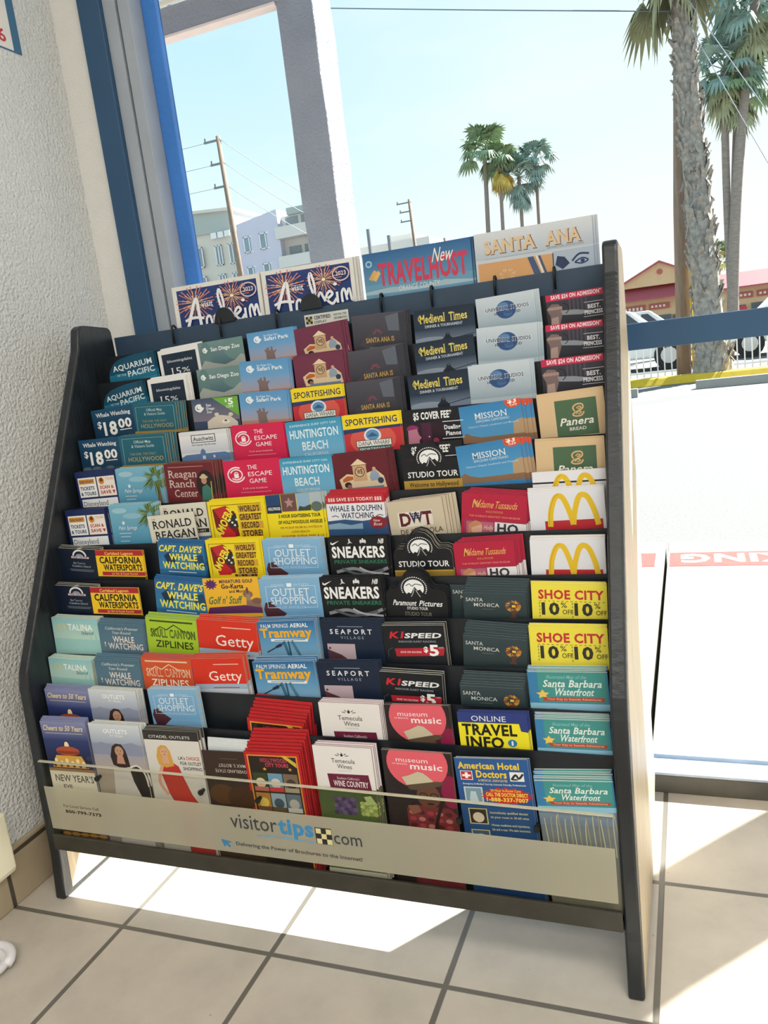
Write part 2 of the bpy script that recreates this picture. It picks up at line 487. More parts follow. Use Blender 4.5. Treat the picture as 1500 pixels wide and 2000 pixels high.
def woman(x, y, s, hair, skin, top):
    return [P([(x - .42 * s, y + .9 * s), (x - .5 * s, y + .35 * s), (x - .33 * s, y - .3 * s), (x - .1 * s, y - .5 * s), (x + .2 * s, y - .46 * s), (x + .38 * s, y - .1 * s), (x + .46 * s, y + .45 * s), (x + .5 * s, y + .95 * s), (x, y + 1.1 * s)], hair),
            P([(x - .12 * s, y + .3 * s), (x + .2 * s, y + .3 * s), (x + .26 * s, y + .8 * s), (x - .2 * s, y + .8 * s)], skin), E(x + .03 * s, y, .24 * s, .34 * s, skin), E(x - .06 * s, y - .04 * s, .04 * s, .025 * s, '2a1c18', 8), E(x + .12 * s, y - .04 * s, .04 * s, .025 * s, '2a1c18', 8), E(x + .03 * s, y + .16 * s, .08 * s, .03 * s, 'b05a50', 8), P([(x - .26 * s, y - .1 * s), (x - .12 * s, y - .34 * s), (x + .14 * s, y - .36 * s), (x + .3 * s, y - .08 * s), (x + .2 * s, y - .46 * s), (x - .12 * s, y - .48 * s)], hair)]
design('wo', 'b9bec8', 'cbc7b8', 'hazy brochure with dark-haired woman in white', [
    G(0, 0, 1, .45, 'd6dde2', 'a4adc0'), G(0, .45, 1, 1, '8f99b2', 'b7aba6'), G(0, 1, 1, 2.25, 'b5a99c', '9c938a'), P([(0, .5), (.2, .42), (.45, .5), (.8, .40), (1, .48), (1, .7), (0, .72)], '8d95ac'), T('OUTLETS', .28, .75, .21, .09, 'fafafa', 'b'), T('AT VEGAS', .4, .66, .29, .05, 'f2f2f2'),
    P([(.3, 1.7), (.36, 1.05), (.5, .92), (.72, .95), (.88, 1.2), (.92, 2.25), (.24, 2.25)], 'd4d0cc'), woman(.52, .62, .36, '33231f', 'c0937a', 'd4d0cc'), P([(.68, 1.0), (.85, .92), (1, 1.1), (1, 1.75), (.84, 1.7), (.72, 1.3)], '2a2526'), S([(.7, .98), (.84, .93), (.96, 1.1), (1, 1.4)], .03, 'e8e4e0')], th=.0024)
design('zo', '54757e', '7b8f92', 'misty green brochure with small white animal logo', [
    G(0, 0, 1, .6, '73908f', '4b6a76'), E(.85, .2, .3, .3, '6a8a88'), E(.15, .3, .12, .3, '5f8080'), P([(0, .55), (.1, .42), (.3, .50), (.55, .57), (.78, .5), (.92, .38), (1, .42), (1, 2.25), (0, 2.25)], 'a5aaa4'), LION(.14, .19, .06, 'eef2f2'), T('San Diego Zoo', .27, .92, .23, .085, 'f2f5f5', 'b')])
design('zc', '3c4a66', '8a93a0', 'slate brochure with green coupon corner', [
    G(0, 0, 1, .6, '44526e', '7d7884'), P([(.46, 0), (1, 0), (1, .52)], '6fae45'), T('$', .72, .77, .13, .06, 'f4f8f0', 'b'), T('5', .79, .9, .2, .14, 'f4f8f0', 'B'), T('OFF', .74, .9, .29, .06, 'f4f8f0'), LION(.16, .24, .10, 'f0f2f4'), T('San', .31, .42, .21, .06, 'f0f2f4', 'b'), T('Diego', .31, .49, .30, .06, 'f0f2f4', 'b'), T('Zoo', .31, .42, .39, .06, 'f0f2f4', 'b'),
    P([(.2, 2.25), (.3, .62), (.45, .5), (.6, .46), (.8, .5), (.95, .66), (1, 2.25)], 'd9cfc0'), E(.52, .44, .05, .05, 'd9cfc0'), E(.82, .46, .05, .05, 'd9cfc0'), E(.7, .64, .09, .06, 'efe6d8'), E(.7, .61, .03, .02, '3a3230')])
design('au', 'dcdde0', 'b9b6ac', 'white exhibition brochure with boxed black title', [
    G(0, .1, 1, .5, 'e6e6e8', 'c6ccd6'), R(.25, .08, .75, .27, '22242a'), R(.265, .095, .735, .255, 'e2e3e6'), T('Auschwitz', .29, .71, .225, .09, '22242a', 'b'), T('Not long ago. Not far away.', .25, .75, .335, .035, '33353c', 'b'),
    P([(0, .60), (.1, .54), (.4, .53), (.42, .45), (.46, .41), (.5, .45), (.52, .53), (.9, .52), (1, .56), (1, .72), (0, .76)], '5c7ba6'), R(.44, .58, .5, .66, 'd0d8e4'), R(.66, .58, .7, .64, 'd0d8e4'), R(0, .72, 1, 2.25, '8093b4')], th=.002)
design('rr', '6c2129', 'a58a78', 'maroon brochure with serif title and oval portrait', [
    LINES(.08, .8, (.06,), .012, 'b88a70'), E(.82, .42, .19, .28, '2a1c1c'), P([(.7, .8), (.74, .45), (.84, .40), (.93, .5), (.96, .8)], '3f7a6c'), E(.79, .33, .055, .07, 'b98a70'), E(.79, .27, .085, .03, 'cbb894'), E(.79, .25, .05, .04, 'cbb894'), S([(.93, .35), (.92, .75)], .02, 'c8a040'),
    T('Reagan', .07, .66, .26, .14, 'd6c4b8', 's'), T('Ranch', .07, .6, .44, .14, 'd6c4b8', 's'), T('Center', .16, .64, .62, .14, 'd6c4b8', 's')], th=.002)
design('rg', 'dcd7c8', 'c4baa4', 'cream brochure with stacked black serif title', [
    T('THE', .08, .16, .09, .03, '333'), T('RONALD', .08, .92, .26, .15, '191919', 'bs'), T('REAGAN', .10, .96, .47, .15, '191919', 'bs'), R(.08, .51, .98, .59, '23211f'), T('PRESIDENTIAL LIBRARY', .14, .92, .572, .04, 'd8d2c4'), R(0, .66, 1, 2.25, '4d6a94')], th=.0022)
design('cd', '2a6b9d', '2f5d88', 'bright blue brochure with yellow brush lettering', [
    G(0, 0, 1, .6, '2b6496', '357fb0'), P([(.12, .3), (.26, .2), (.3, .3), (.42, .26), (.36, .44), (.2, .48)], '16344f'), P([(.72, .3), (.95, .24), (1, .5), (.8, .45)], '1d4668'), T("CAPT. DAVE'S", .03, .95, .20, .13, 'efe24a', 'Bi'), T('WHALE', .24, .84, .38, .13, 'f0e658', 'B'), T('WATCHING', .08, .97, .57, .14, 'f3ea52', 'B'), LINES(.2, .8, (.63,), .02, 'c8d8e4'), R(0, .7, 1, 2.25, '1f5480')], bow=.001)
def skull(c, ink, txt):
    return [LINES(.08, .92, (.05,), .03, ink), S([(.1, .3), (.28, .17), (.4, .22), (.55, .12), (.72, .22), (.93, .3)], .02, ink, False), T('SKULL CANYON', .08, .95, .36, .15, ink, 'B'), T('SKULL CANYON', .10, .93, .348, .12, c, ''), T('ZIPLINES', .16, .9, .55, .13, txt, 'b')]
design('sg', 'a8c92f', '6f7fa6', 'lime green brochure with dark mountain lettering', skull('7fa020', '39431c', '2f3818'))
design('so', 'd4542a', '7a74a8', 'burnt orange brochure with outlined mountain lettering', skull('c8481f', 'ecc9a8', 'f4ead8'))
def outl(y=.0):
    return [G(0, 0, 1, .7, '86b4d8', '6fa5cf'), P([(.02, .62), (.06, .48), (.16, .46), (.22, .55), (.4, .7), (.1, 1)], '4a2630'), S([(.3, .16), (.1, .16), (.1, .58), (.3, .58)], .01, 'c2dcec', False), S([(.7, .16), (.92, .16), (.92, .58), (.7, .58)], .01, 'c2dcec', False), R(.46, .10, .54, .17, 'f4f6f8'),
            T('CITADEL', .2, .43, .16, .045, 'c2dcec'), T('OUTLETS', .57, .82, .16, .045, 'c2dcec'), T('OUTLET', .2, .82, .35, .14, 'e2edf4', 's'), T('SHOPPING', .16, .9, .51, .13, 'e2edf4', 's'), T('LOS ANGELES', .3, .72, .60, .05, 'b4d0e4')]
design('ol', '79acd3', 'd3d6ce', 'pale blue brochure with thin white frame', outl(), th=.0024)
design('ci', 'd6d3cc', '8b867c', 'white brochure with blonde woman in red dress', [
    G(0, .15, 1, 2.25, 'dedbd4', 'cbc8c0'), R(0, 0, 1, .20, '34322f'), T('CITADEL OUTLETS', .1, .85, .16, .055, 'e8e6e0'), T("LA's", .58, .70, .60, .065, '2f2c2a', 'b'), T('CHOICE', .72, .96, .60, .065, 'b8302a', 'b'), T('FOR OUTLET', .60, .98, .71, .065, '2f2c2a', 'b'), T('SHOPPING', .64, .98, .82, .065, '2f2c2a', 'b'),
    P([(.3, 1.35), (.22, .95), (.26, .7), (.44, .66), (.56, .75), (.62, 1.0), (.72, 1.35), (.86, 1.62), (.7, 2.02), (.42, 2.02), (.4, 1.6)], 'c03a30'), S([(.26, .75), (.16, 1.1), (.28, 1.38)], .06, 'd9a68c'), woman(.33, .46, .30, 'd6a54c', 'dba88c', 'c03a30'), R(.5, 1.95, .96, 2.15, 'c0382f'), T('OUTLETS', .6, .88, 2.09, .06, 'f4ece8', 'b')], th=.0024)
design('sf', '5b97c6', '7fa6c6', 'light blue brochure with giraffe head', [
    G(0, 0, 1, .35, '5b98c9', '6aa2cf'), G(0, .35, 1, .75, '6aa2cf', 'b2a8b4'), G(0, .75, 1, 2.25, 'c08a78', 'd8a060'), LION(.22, .2, .085, 'eef4f8'), T('San Diego Zoo', .36, .66, .15, .045, 'eaf2f8'), T('Safari Park', .36, .88, .26, .085, 'f4f8fa', 'b'),
    P([(.36, .75), (.36, .58), (.33, .5), (.38, .49), (.40, .44), (.435, .44), (.44, .52), (.47, .52), (.475, .43), (.51, .43), (.52, .55), (.6, .52), (.54, .62), (.56, .85), (.5, 1.1), (.4, 1.1)], '84706c')])
design('es', 'd4214f', 'b01c44', 'crimson brochure with white ringed padlock', [
    RING(.22, .29, .15, .022, 'f6e6ea', 20, 300), RING(.22, .29, .105, .02, 'f6e6ea', 200, 500), R(.18, .27, .26, .36, 'f6e6ea'), RING(.22, .27, .03, .014, 'f6e6ea', 180, 360), T('THE', .43, .60, .20, .085, 'f6eef0'), T('ESCAPE', .43, .85, .34, .085, 'f6eef0'), T('GAME', .44, .74, .48, .085, 'f6eef0'), T('3 LA area locations', .3, .74, .60, .035, 'f0c0cc'), LINES(.26, .8, (.66,), .012, 'e890a8')])
design('am', 'efd61f', 'd9c023', 'yellow comic style brochure with piled red lettering', [
    R(.05, .08, .93, .09, '4a3a10'), R(.05, .08, .058, .7, '4a3a10'), P([(.08, .15), (.32, .10), (.46, .2), (.5, .66), (.2, .7), (.1, .5)], '7a1c1c'), P([(.1, .15), (.3, .1), (.42, .26), (.2, .34)], 'c02a30'), P([(.14, .58), (.3, .46), (.44, .62), (.4, .7), (.18, .7)], 'c8242c'), P([(.3, .3), (.48, .24), (.5, .5), (.36, .5)], '2b2a2c'), T('AMOEBA', .0, .52, .47, .15, 'f2e23a', 'B', 55), [E(.36 + .04 * i, .36 + .05 * (i % 3), .02, .02, 'e8e4e0') for i in range(4)],
    [R(.53, .105 + .15 * i, .93 - .05 * (i % 2), .235 + .15 * i, 'd4a838') for i in range(4)], T("WORLD'S", .55, .9, .22, .1, '4a2c10', 'B'), T('GREATEST', .54, .92, .37, .1, '4a2c10', 'B'), T('RECORD', .56, .86, .52, .1, '4a2c10', 'B'), T('STORE!', .56, .9, .67, .1, '4a2c10', 'B'), [E(.5 + .06 * i, .71, .03, .025, ('7a1c1c', '888078', '40383a')[i % 3]) for i in range(7)]])
design('mg', 'eeb62e', 'c9a24a', 'amber brochure with purple burst and domed castle', [
    STAR(.14, .14, .13, 11, '5a2a6a', .6), T('MINIATURE GOLF', .3, .9, .12, .065, '3a2848', 'B'), T('Go-Karts', .32, .72, .24, .085, '2c2030', 'B'), T('and More!', .45, .76, .34, .065, '2c2030', 'b'), T("Golf n' Stuff", .06, .66, .58, .15, '2f6a4a', 'bi'), P([(.72, .7), (.74, .5), (.98, .5), (1, .7)], '8a6c5c'), E(.78, .38, .09, .08, '8d6a58'), E(.78, .29, .02, .07, '6a4c40'), E(.93, .53, .09, .07, '7c5c50'), R(.74, .38, .82, .52, 'a3846e'), P([(.05, .66), (.7, .62), (1, .68), (1, .8), (0, .8)], '5a2a5c')], bow=-.001)
design('ge', 'd9341f', 'b9a893', 'vermilion brochure with large thin white title', [LINES(.42, .9, (.12,), .018, 'eec4b4'), T('Getty', .30, .93, .48, .2, 'f8ece6'), R(0, .55, 1, .66, '9fb6cc'), G(0, .66, 1, 2.25, 'c8d2dc', 'a8b8cc'), LINES(.35, .85, (.62,), .02, 'b04a3c')], th=.002)
design('br', '3b2c25', '4a3c34', 'dark brown brochure turned upside down', [
    T('OVERLAND STATE', .22, .85, .42, .065, 'cfc8be', '', 180), T('MAX S. BOTIST', .3, .84, .31, .065, 'cfc8be', '', 180), LINES(.35, .7, (.14,), .01, '6a5848'), E(.3, .85, .28, .2, '5a3c22'), E(.68, .9, .3, .22, '4a2f1c'), P([(0, 1.25), (.4, 1.12), (1, 1.2), (1, 1.5), (0, 1.5)], '8a6a34'), G(0, 1.5, 1, 2.25, '6a4c28', '3a2a1c')])
def tower(c):
    return [P([(.2, .72), (.16, .5), (.3, .4), (.4, .42), (.62, .42), (.8, .36), (.92, .5), (.95, .72)], 'e0c9a4'), P([(.38, .24), (.52, .12), (.66, .24)], 'e4cfae'), R(.41, .25, .64, .56, 'c9a47c'), E(.525, .38, .085, .10, '54382c'), E(.525, .38, .07, .085, 'd8bd94'), T('WB', .475, .575, .42, .09, '54382c', 'B'), P([(.22, .5), (.3, .44), (.4, .46), (.4, .52), (.22, .56)], 'c0622c'), P([(.68, .5), (.72, .38), (.78, .36), (.84, .44), (.86, .56), (.7, .58)], '8fa2b4'), E(.77, .34, .03, .035, 'd0a080'), E(.3, .62, .06, .06, '2c2228'), E(.32, .66, .04, .05, '9a6a50'), E(.86, .58, .05, .06, '2a3c5a'), R(.3, .68, .9, .8, '6f86a0')]
design('wb', '713049', '6e4658', 'plum brochure with cream water tower picture', tower('713049'))
design('wm', '651d29', '7a5a58', 'maroon brochure with cream water tower picture', tower('651d29'), th=.002)
design('sp', 'c6323c', 'd8c86a', 'red and yellow fishing brochure with navy title', [
    E(.5, .5, .4, .3, 'd85a4c'), R(0, 0, 1, .27, 'f1d520'), P([(0, .27), (1, .25), (1, .30), (.65, .31), (.35, .33), (0, .36)], '2c3a6a'), T('SPORTFISHING', .05, .95, .2, .12, '26345c', 'b'), E(.5, .42, .15, .14, 'dfe6ec'), E(.5, .41, .115, .10, '5f92bc'), P([(.4, .44), (.5, .36), (.6, .44)], '33608c'), R(.20, .50, .82, .63, '24242c'), R(.21, .51, .81, .62, 'f2efe8'), T('DANA WHARF', .24, .79, .60, .075, '2c2c34', 's'), R(.23, .63, .8, .72, '2f6a6c'), T('SPORTFISHING', .25, .78, .70, .05, 'e8ece8', 'b')])
design('hb', '58a8cf', '4a8cb0', 'sky blue brochure with tall white capitals', [G(0, 0, 1, .25, '3b94b8', '58a8cf'), G(0, .25, 1, .7, '58a8cf', '86bfe0'), T('EXPERIENCE SURF CITY USA', .08, .92, .09, .035, 'c6e2ec', 'b'), T('HUNTINGTON', .06, .93, .28, .14, 'eaf4f8', 'b'), T('BEACH', .26, .72, .48, .14, 'eaf4f8', 'b'), T('CALIFORNIA', .28, .72, .58, .055, 'cfe4f0'), R(0, .66, 1, .8, '3a86b4')])
design('yh', 'f0da20', 'c9b84a', 'yellow tour brochure with photo strip on top', [
    R(0, 0, .27, .28, '24446e'), R(0, .18, .27, .3, '1b2c40'), T('HOLLYWOOD', .03, .25, .25, .05, 'e8e8e4', 'B'), R(.28, 0, .55, .28, '6d4c48'), STAR(.42, .14, .09, 5, 'b08a84'), R(.56, 0, .8, .28, '8fb0cc'), P([(.56, .28), (.6, .2), (.68, .22), (.8, .18), (.8, .28)], '3a4a3c'), R(.81, 0, 1, .28, 'a8b8c4'), E(.9, .22, .1, .08, '5c6c60'),
    T('5 HOUR SIGHTSEEING TOUR', .2, .95, .38, .055, '3a3210', 'B'), T('OF HOLLYWOOD/LOS ANGELES', .18, .97, .48, .055, '3a3210', 'B'), [T(t, a, b, y, .035, 'b8622c', 'b') for t, a, b, y in (('WE PICKUP FROM ALL HOTELS IN', .2, .95, .56), ('LONG BEACH', .4, .72, .63), ('ANAHEIM, BUENA PARK & LA', .2, .97, .70))]])
design('tr', '5c94bd', 'c8d0d0', 'blue brochure with cable tower and gold script', [
    G(0, 0, 1, .4, '2e6a9c', '5c98c4'), G(0, .4, 1, 1, '5c98c4', '9cbfd4'), T('PALM SPRINGS', .06, .54, .13, .075, 'eef2f4'), T('AERIAL', .57, .88, .13, .075, 'f6f8f8', 'b'), T('Tramway', .03, .93, .32, .17, 'eeb022', 'B'), P([(.2, .35), (.84, .37), (.84, .42), (.2, .40)], 'eef0ee'), LINES(.26, .8, (.375,), .015, '5c7c98'), S([(.42, .4), (.52, .9)], .05, '3c6a84', False), S([(.56, .4), (.74, .9)], .05, '4a7890', False), S([(.5, .4), (.52, .9)], .03, '2c5468', False), S([(.1, .62), (.42, .44)], .02, '2a3c4c', False), P([(.26, .5), (.36, .44), (.38, .5), (.28, .54)], '1c2a38')], th=.0022)
design('rd', 'c2252a', '7c262c', 'red framed booklet with photo grid', [
    R(.045, .06, .955, 2.2, 'e2953a'), R(.07, .085, .93, 2.17, '2a201c'), T('HOLLYWOOD', .28, .76, .2, .08, 'b83c54', 'B'), T('CITY TOURS', .36, .78, .29, .07, 'c84a5c', 'B'), P([(.66, .06), (.75, .06), (.925, .2), (.925, .29)], 'd8b23c'), STAR(.34, .34, .04, 5, 'd8a040'), STAR(.8, .33, .04, 5, 'd8a040'),
    [[R(.1 + .275 * i, .42 + .40 * j, .36 + .275 * i, .79 + .40 * j, c), E(.23 + .275 * i, .62 + .40 * j, .09, .1, d), R(.1 + .275 * i, .7 + .40 * j, .36 + .275 * i, .79 + .40 * j, e)] for (i, j), c, d, e in zip([(i, j) for j in range(4) for i in range(3)], ('3a4a2c', '6f9cb8', '7c6a58', 'b8843c', '9ab4c4', '6a7a8a', '2b2428', '8c8478', '4f7040', 'c07c50', '5c88a8', 'b8a078'), ('e0c8a8', 'd8d0c8', '4a3c34', 'e8d060', '44586c', 'b8b8b0', 'd8d4cc', 'c8b49c', '9cc0d8', 'e8c8a0', 'f0f0ea', '705840'), ('b86a5c', 'c83c3c', 'a8a08c', '7c5040', '68583c', 'd0d4d4', '504a58', '58503c', '8ca858', '703428', '2c4c68', 'c8b890'))]], th=.0024)
design('sa', '3b3b44', '4f4c56', 'charcoal brochure with gold lettering and red rays', [
    G(0, 0, 1, .7, '4d4b55', '2e2e37'), P([(.62, .06), (.86, .02), (.86, .32), (.66, .3)], '5f6672'), P([(.1, .5), (.5, .18), (.62, .3), (.3, .6)], '44424c'), P([(.86, .02), (1, 0), (1, .7), (.9, .7)], '35363f'), [S([(.46 + .04 * math.cos(a), .34 - .04 * math.sin(a)), (.46 + .085 * math.cos(a), .34 - .085 * math.sin(a))], .01, 'a8485c', False) for a in [.2 + .46 * k for k in range(7)]], T('SANTA ANA IS', .24, .76, .48, .085, 'c9a250', 'b'), LINES(.3, .7, (.56,), .03, '6f9c98')])
design('wd', 'e4e5ea', 'b2303a', 'white dolphin cruise brochure with red top band', [
    R(0, 0, 1, .17, 'bb2a35'), T('$$$ SAVE $13 TODAY! $$$', .04, .96, .12, .065, 'f4e6e6', 'b'), T('WHALE & DOLPHIN', .05, .95, .33, .11, '2a3658', 'b'), T('WATCHING', .24, .8, .48, .11, '2a3658', 'b'), S([(.08, .44), (.14, .42), (.2, .45)], .014, '5c6680'), S([(.84, .45), (.9, .42), (.96, .44)], .014, '5c6680'), P([(0, .53), (.3, .50), (.6, .54), (1, .48), (1, 2.25), (0, 2.25)], '2c527e'), P([(0, .6), (.2, .57), (.4, .62), (.6, .58), (.6, .7), (0, .7)], '86a4be'), E(.86, .58, .14, .13, '8c2430'), T('New', .79, .9, .56, .05, 'f0dcdc', 'i'), T('Boat', .79, .93, .64, .06, 'f0dcdc', 'i')], th=.0022)
design('sn', '14161a', '2b2c2e', 'black brochure with heavy white capitals', [
    P([(.05, .08), (.07, .11), (.2, .06), (.08, .14), (.04, .12)], 'e8e8e8'), P([(.33, .13), (.36, .09), (.355, .04), (.375, .03), (.385, .08), (.42, .11), (.375, .105)], 'dcdcdc'), E(.6, .07, .018, .045, 'e0e0e0'), E(.565, .085, .018, .035, 'e0e0e0'), E(.635, .085, .018, .035, 'e0e0e0'), R(.56, .105, .64, .115, '14161a'), T('NB', .86, .95, .12, .08, 'e8e8e8', 'Bi'),
    T('SNEAKERS', .05, .95, .36, .19, 'f0f0f0', 'B'), T('PRIVATE SNEAKERS', .08, .97, .47, .065, '2c7a5a', 'b'), S([(.1, .62), (.4, .56), (.7, .64), (.98, .55)], .05, '8a8d92'), S([(.2, .56), (.5, .66), (.9, .58)], .04, '5c5f66'), S([(.5, .54), (.66, .62), (.98, .66)], .03, 'b4b6ba'), R(0, .7, 1, 2.25, '1d1f24')], th=.002)
design('se', '16243b', '3a4656', 'midnight blue brochure with pink harbour photo', [LINES(.28, .7, (.10,), .012, '8c98a8'), T('S E A P O R T', .15, .84, .24, .085, 'e6e9ee', 'b'), T('V I L L A G E', .32, .70, .33, .05, 'a9b3c2'), R(.08, .42, .54, .95, 'bda9b2'), P([(.08, .52), (.14, .55), (.3, .62), (.4, .7), (.4, .95), (.08, .95)], '54333c'), E(.12, .5, .02, .02, '54333c')], th=.0022)
design('te', 'e9e5e2', 'a5828e', 'white wine brochure with maroon band', [
    [S([(.49 + .06 * math.cos(a), .2 - .04 * math.sin(a)), (.49 + .12 * math.cos(a), .2 - .08 * math.sin(a))], .012, '55504e', False) for a in (.3, .9, 1.57, 2.2, 2.8)], E(.49, .17, .022, .03, '2c2828'), T('Temecula', .3, .7, .33, .085, '3c3838'), T('Wines', .39, .64, .44, .085, '3c3838'), R(.4, .48, .62, .487, 'a8c0b8'), P([(.2, .56), (.9, .54), (.93, .86), (.23, .9)], '6a1f3a'), T("Southern California's", .36, .74, .66, .05, 'e0c8d0'), T('WINE COUNTRY', .29, .88, .80, .11, 'f0e6ea', 'b'), G(0, .84, 1, 2.25, '4a5a34', '6c8048'), P([(.2, .56), (.9, .54), (.93, .86), (.23, .9)], '6a1f3a'), T("Southern California's", .36, .74, .66, .05, 'e0c8d0'), T('WINE COUNTRY', .29, .88, .80, .11, 'f0e6ea', 'b'),
    [E(.28 + .075 * (i % 5) + .03 * ((i // 5) % 2), 1.06 + .07 * (i // 5), .045, .045, ('5a4a70', '6d5c86', '473a5c')[i % 3], 10) for i in range(25)], [E(.74 + .07 * (i % 4), 1.12 + .07 * (i // 4), .045, .045, ('a4b468', 'b8c67c', '8c9c50')[i % 3], 10) for i in range(16)], P([(.78, .98), (.9, .95), (.98, 1.1), (.84, 1.14)], 'b4c684'), R(0, 2.1, 1, 2.25, 'd8d4c4')], th=.0022)
design('mt', '1b2a3d', '26384c', 'stormy navy brochure with gold gothic title', [
    G(0, 0, 1, .4, '1a2738', '233548'), G(0, .4, 1, .75, '2a3d54', '8a98a8'), E(.25, .62, .3, .08, '8f9cac'), E(.8, .64, .3, .07, '75859a'), T('Medieval', .1, .52, .26, .15, 'e6d46a', 'bs'), T('Times', .58, .88, .26, .15, 'e6d46a', 'bs'), S([(.1, .12), (.08, .18), (.13, .26)], .012, 'e6d46a'), T('DINNER & TOURNAMENT', .18, .8, .36, .05, 'c8d0d8', 'b'), P([(.46, .8), (.44, .62), (.50, .55), (.51, .5), (.55, .48), (.58, .52), (.58, .56), (.64, .62), (.64, .8)], '1c2530'), S([(.6, .62), (.98, .55)], .012, '2a3340'), E(.55, .5, .03, .035, '46505c')])
design('cf', '14161c', '23252c', 'black brochure with musician profile photo', [
    T('$5 COVER FEE*', .18, .82, .2, .13, 'f2f2f2', 'B'), R(.04, .27, .68, .75, '2a1422'), R(.3, .27, .46, .7, '4a1c38'), E(.15, .37, .10, .07, '8a2f64'), P([(.06, .75), (.07, .4), (.22, .38), (.25, .5), (.29, .56), (.25, .6), (.24, .75)], 'b9768c'), E(.42, .55, .012, .012, 'f8e8c0'), E(.53, .64, .05, .06, '8a3050'), R(.66, .27, 1, .285, 'd8d8dc'), T('Dueling', .68, .95, .43, .08, 'e4e4e8', 'B'), T('Pianos', .70, .95, .55, .08, 'e4e4e8', 'B'), R(.64, .6, 1, .615, 'd8d8dc')])
ARCH = [(0, .10), (.03, .03), (.09, 0), (.18, 0), (.22, -.06), (.27, -.17), (.36, -.25), (.47, -.28), (.58, -.25), (.67, -.17), (.72, -.06), (.77, 0), (.90, 0), (.97, .03), (1, .10), (1, 2.25), (0, 2.25)]
def mount():
    return [[E(.47 + .205 * math.cos(a), -.02 + .205 * math.sin(a), .012, .012, 'e8e8e8', 6) for a in [math.radians(-205 + 10 * k) for k in range(24)]], E(.47, -.02, .165, .165, 'eceeee', 28), P([(.27, .17), (.38, .06), (.42, .08), (.48, -.05), (.53, .02), (.57, 0), (.68, .17)], '181a1e'), S([(.48, -.02), (.45, .08), (.42, .14)], .01, 'c8ccd0'), S([(.50, .01), (.54, .09), (.57, .14)], .01, 'c8ccd0'), S([(.34, -.06), (.4, -.1), (.44, -.06), (.5, -.1), (.6, -.08)], .012, '33363c'), R(.26, .155, .69, .24, '15171b')]
design('st', '15171b', '24262b', 'black arched brochure with white mountain emblem', mount() + [T('STUDIO TOUR', .08, .94, .36, .11, 'f0f0f0', 'b'), R(0, .42, 1, 2.25, 'b3903c'), T('Welcome to Hollywood', .09, .93, .55, .085, '2a2110', 'b')], outline=ARCH)
design('sv', '15171b', 'a8a294', 'black arched brochure, edges of its stack pale', mount() + [T('STUDIO TOUR', .08, .94, .36, .11, 'f0f0f0', 'b'), R(0, .43, 1, .46, 'b3903c'), R(0, .46, 1, 2.25, '8a702c')], outline=ARCH, th=.0026)
design('sw', '15171b', '24262b', 'black arched brochure with white script line', mount() + [T('Paramount', .12, .50, .31, .1, 'f0f0f0', 'bi'), T('Pictures', .55, .92, .31, .1, 'f0f0f0', 'bi'), T('STUDIO TOUR', .34, .68, .385, .05, 'e8e8e8', 'b'), T('STUDIO TOUR', .3, .74, .5, .07, '8a8478')], outline=ARCH, th=.0026)
design('dw', 'cbbfa7', '8a6a5c', 'tan wine trail brochure with boxed letters', [R(.17, .24, .79, .55, 'e4ddd0'), T('D', .2, .4, .52, .25, '5e1c28', 'Bs'), T('W', .38, .62, .48, .22, '45304a', 'b'), T('T', .60, .79, .52, .25, '5e1c28', 'Bs'), [E(.44 + .035 * (i % 4), .29 + .045 * (i // 4), .017, .017, '2c2c50', 8) for i in range(12)], T('DE PORTOLA', .18, .94, .70, .1, '4a3a34')], th=.0022)
design('k1', '161a21', 'd8d4c6', 'black racing brochure with red coupon banner', [T('K1', .12, .34, .25, .12, 'cc2636', 'Bi'), T('SPEED', .36, .95, .25, .09, 'e8e8ea', 'Bi'), T('INDOOR KART RACING', .25, .85, .34, .035, '9aa0a8', 'b'), P([(.17, .46), (.98, .44), (.95, .60), (.19, .62)], 'b32433'), T('SAVE ON RACING', .26, .6, .55, .035, 'f0d8d8', 'b'), T('$', .64, .71, .53, .1, 'f6f6f6', 'B'), T('5', .73, .88, .60, .2, 'f6f6f6', 'B'), T('OFF', .88, .96, .46, .03, 'd0d0d0'), S([(.06, .64), (.06, .5), (.14, .44)], .01, '4a525c', False)], th=.0022)
design('mu', '2a2123', '8c8478', 'dark brochure with pink disc and straw hat', [
    E(.75, .7, .3, .5, '40222c'), E(.95, .7, .14, .3, '8a1c44'), E(.50, .22, .44, .46, 'e2606d', 30), T('museum', .20, .66, .20, .085, 'f4dfe0'), T('OF MAKING', .14, .36, .25, .025, 'f4dfe0'), T('music', .40, .86, .32, .11, 'f8ecec', 'b'), P([(.3, 2.25), (.28, 1.05), (.4, .98), (.9, 1.0), (1, 1.1), (1, 2.25)], '7a2c34'), [E(.36 + .13 * (i % 5), 1.12 + .12 * (i // 5), .05, .04, ('b8746c', '4f1c24', 'a03a44')[i % 3]) for i in range(20)],
    E(.62, .80, .17, .22, '6a4434'), RING(.55, .80, .055, .014, '1a1414'), RING(.70, .80, .055, .014, '1a1414'), E(.64, .94, .05, .02, '3a1c18'), P([(.26, .48), (.36, .44), (.5, .36), (.58, .38), (.7, .5), (.74, .58), (.34, .66)], 'cabfa4'), P([(.32, .62), (.74, .52), (.88, .52), (.8, .6), (.5, .70), (.36, .70)], '5a4a38'), S([(.85, .8), (.72, 1.2), (.66, 1.6)], .05, '2a1814'), P([(.3, 1.0), (.45, .98), (.5, 1.1), (.36, 1.16)], '8a5c48')], th=.002)
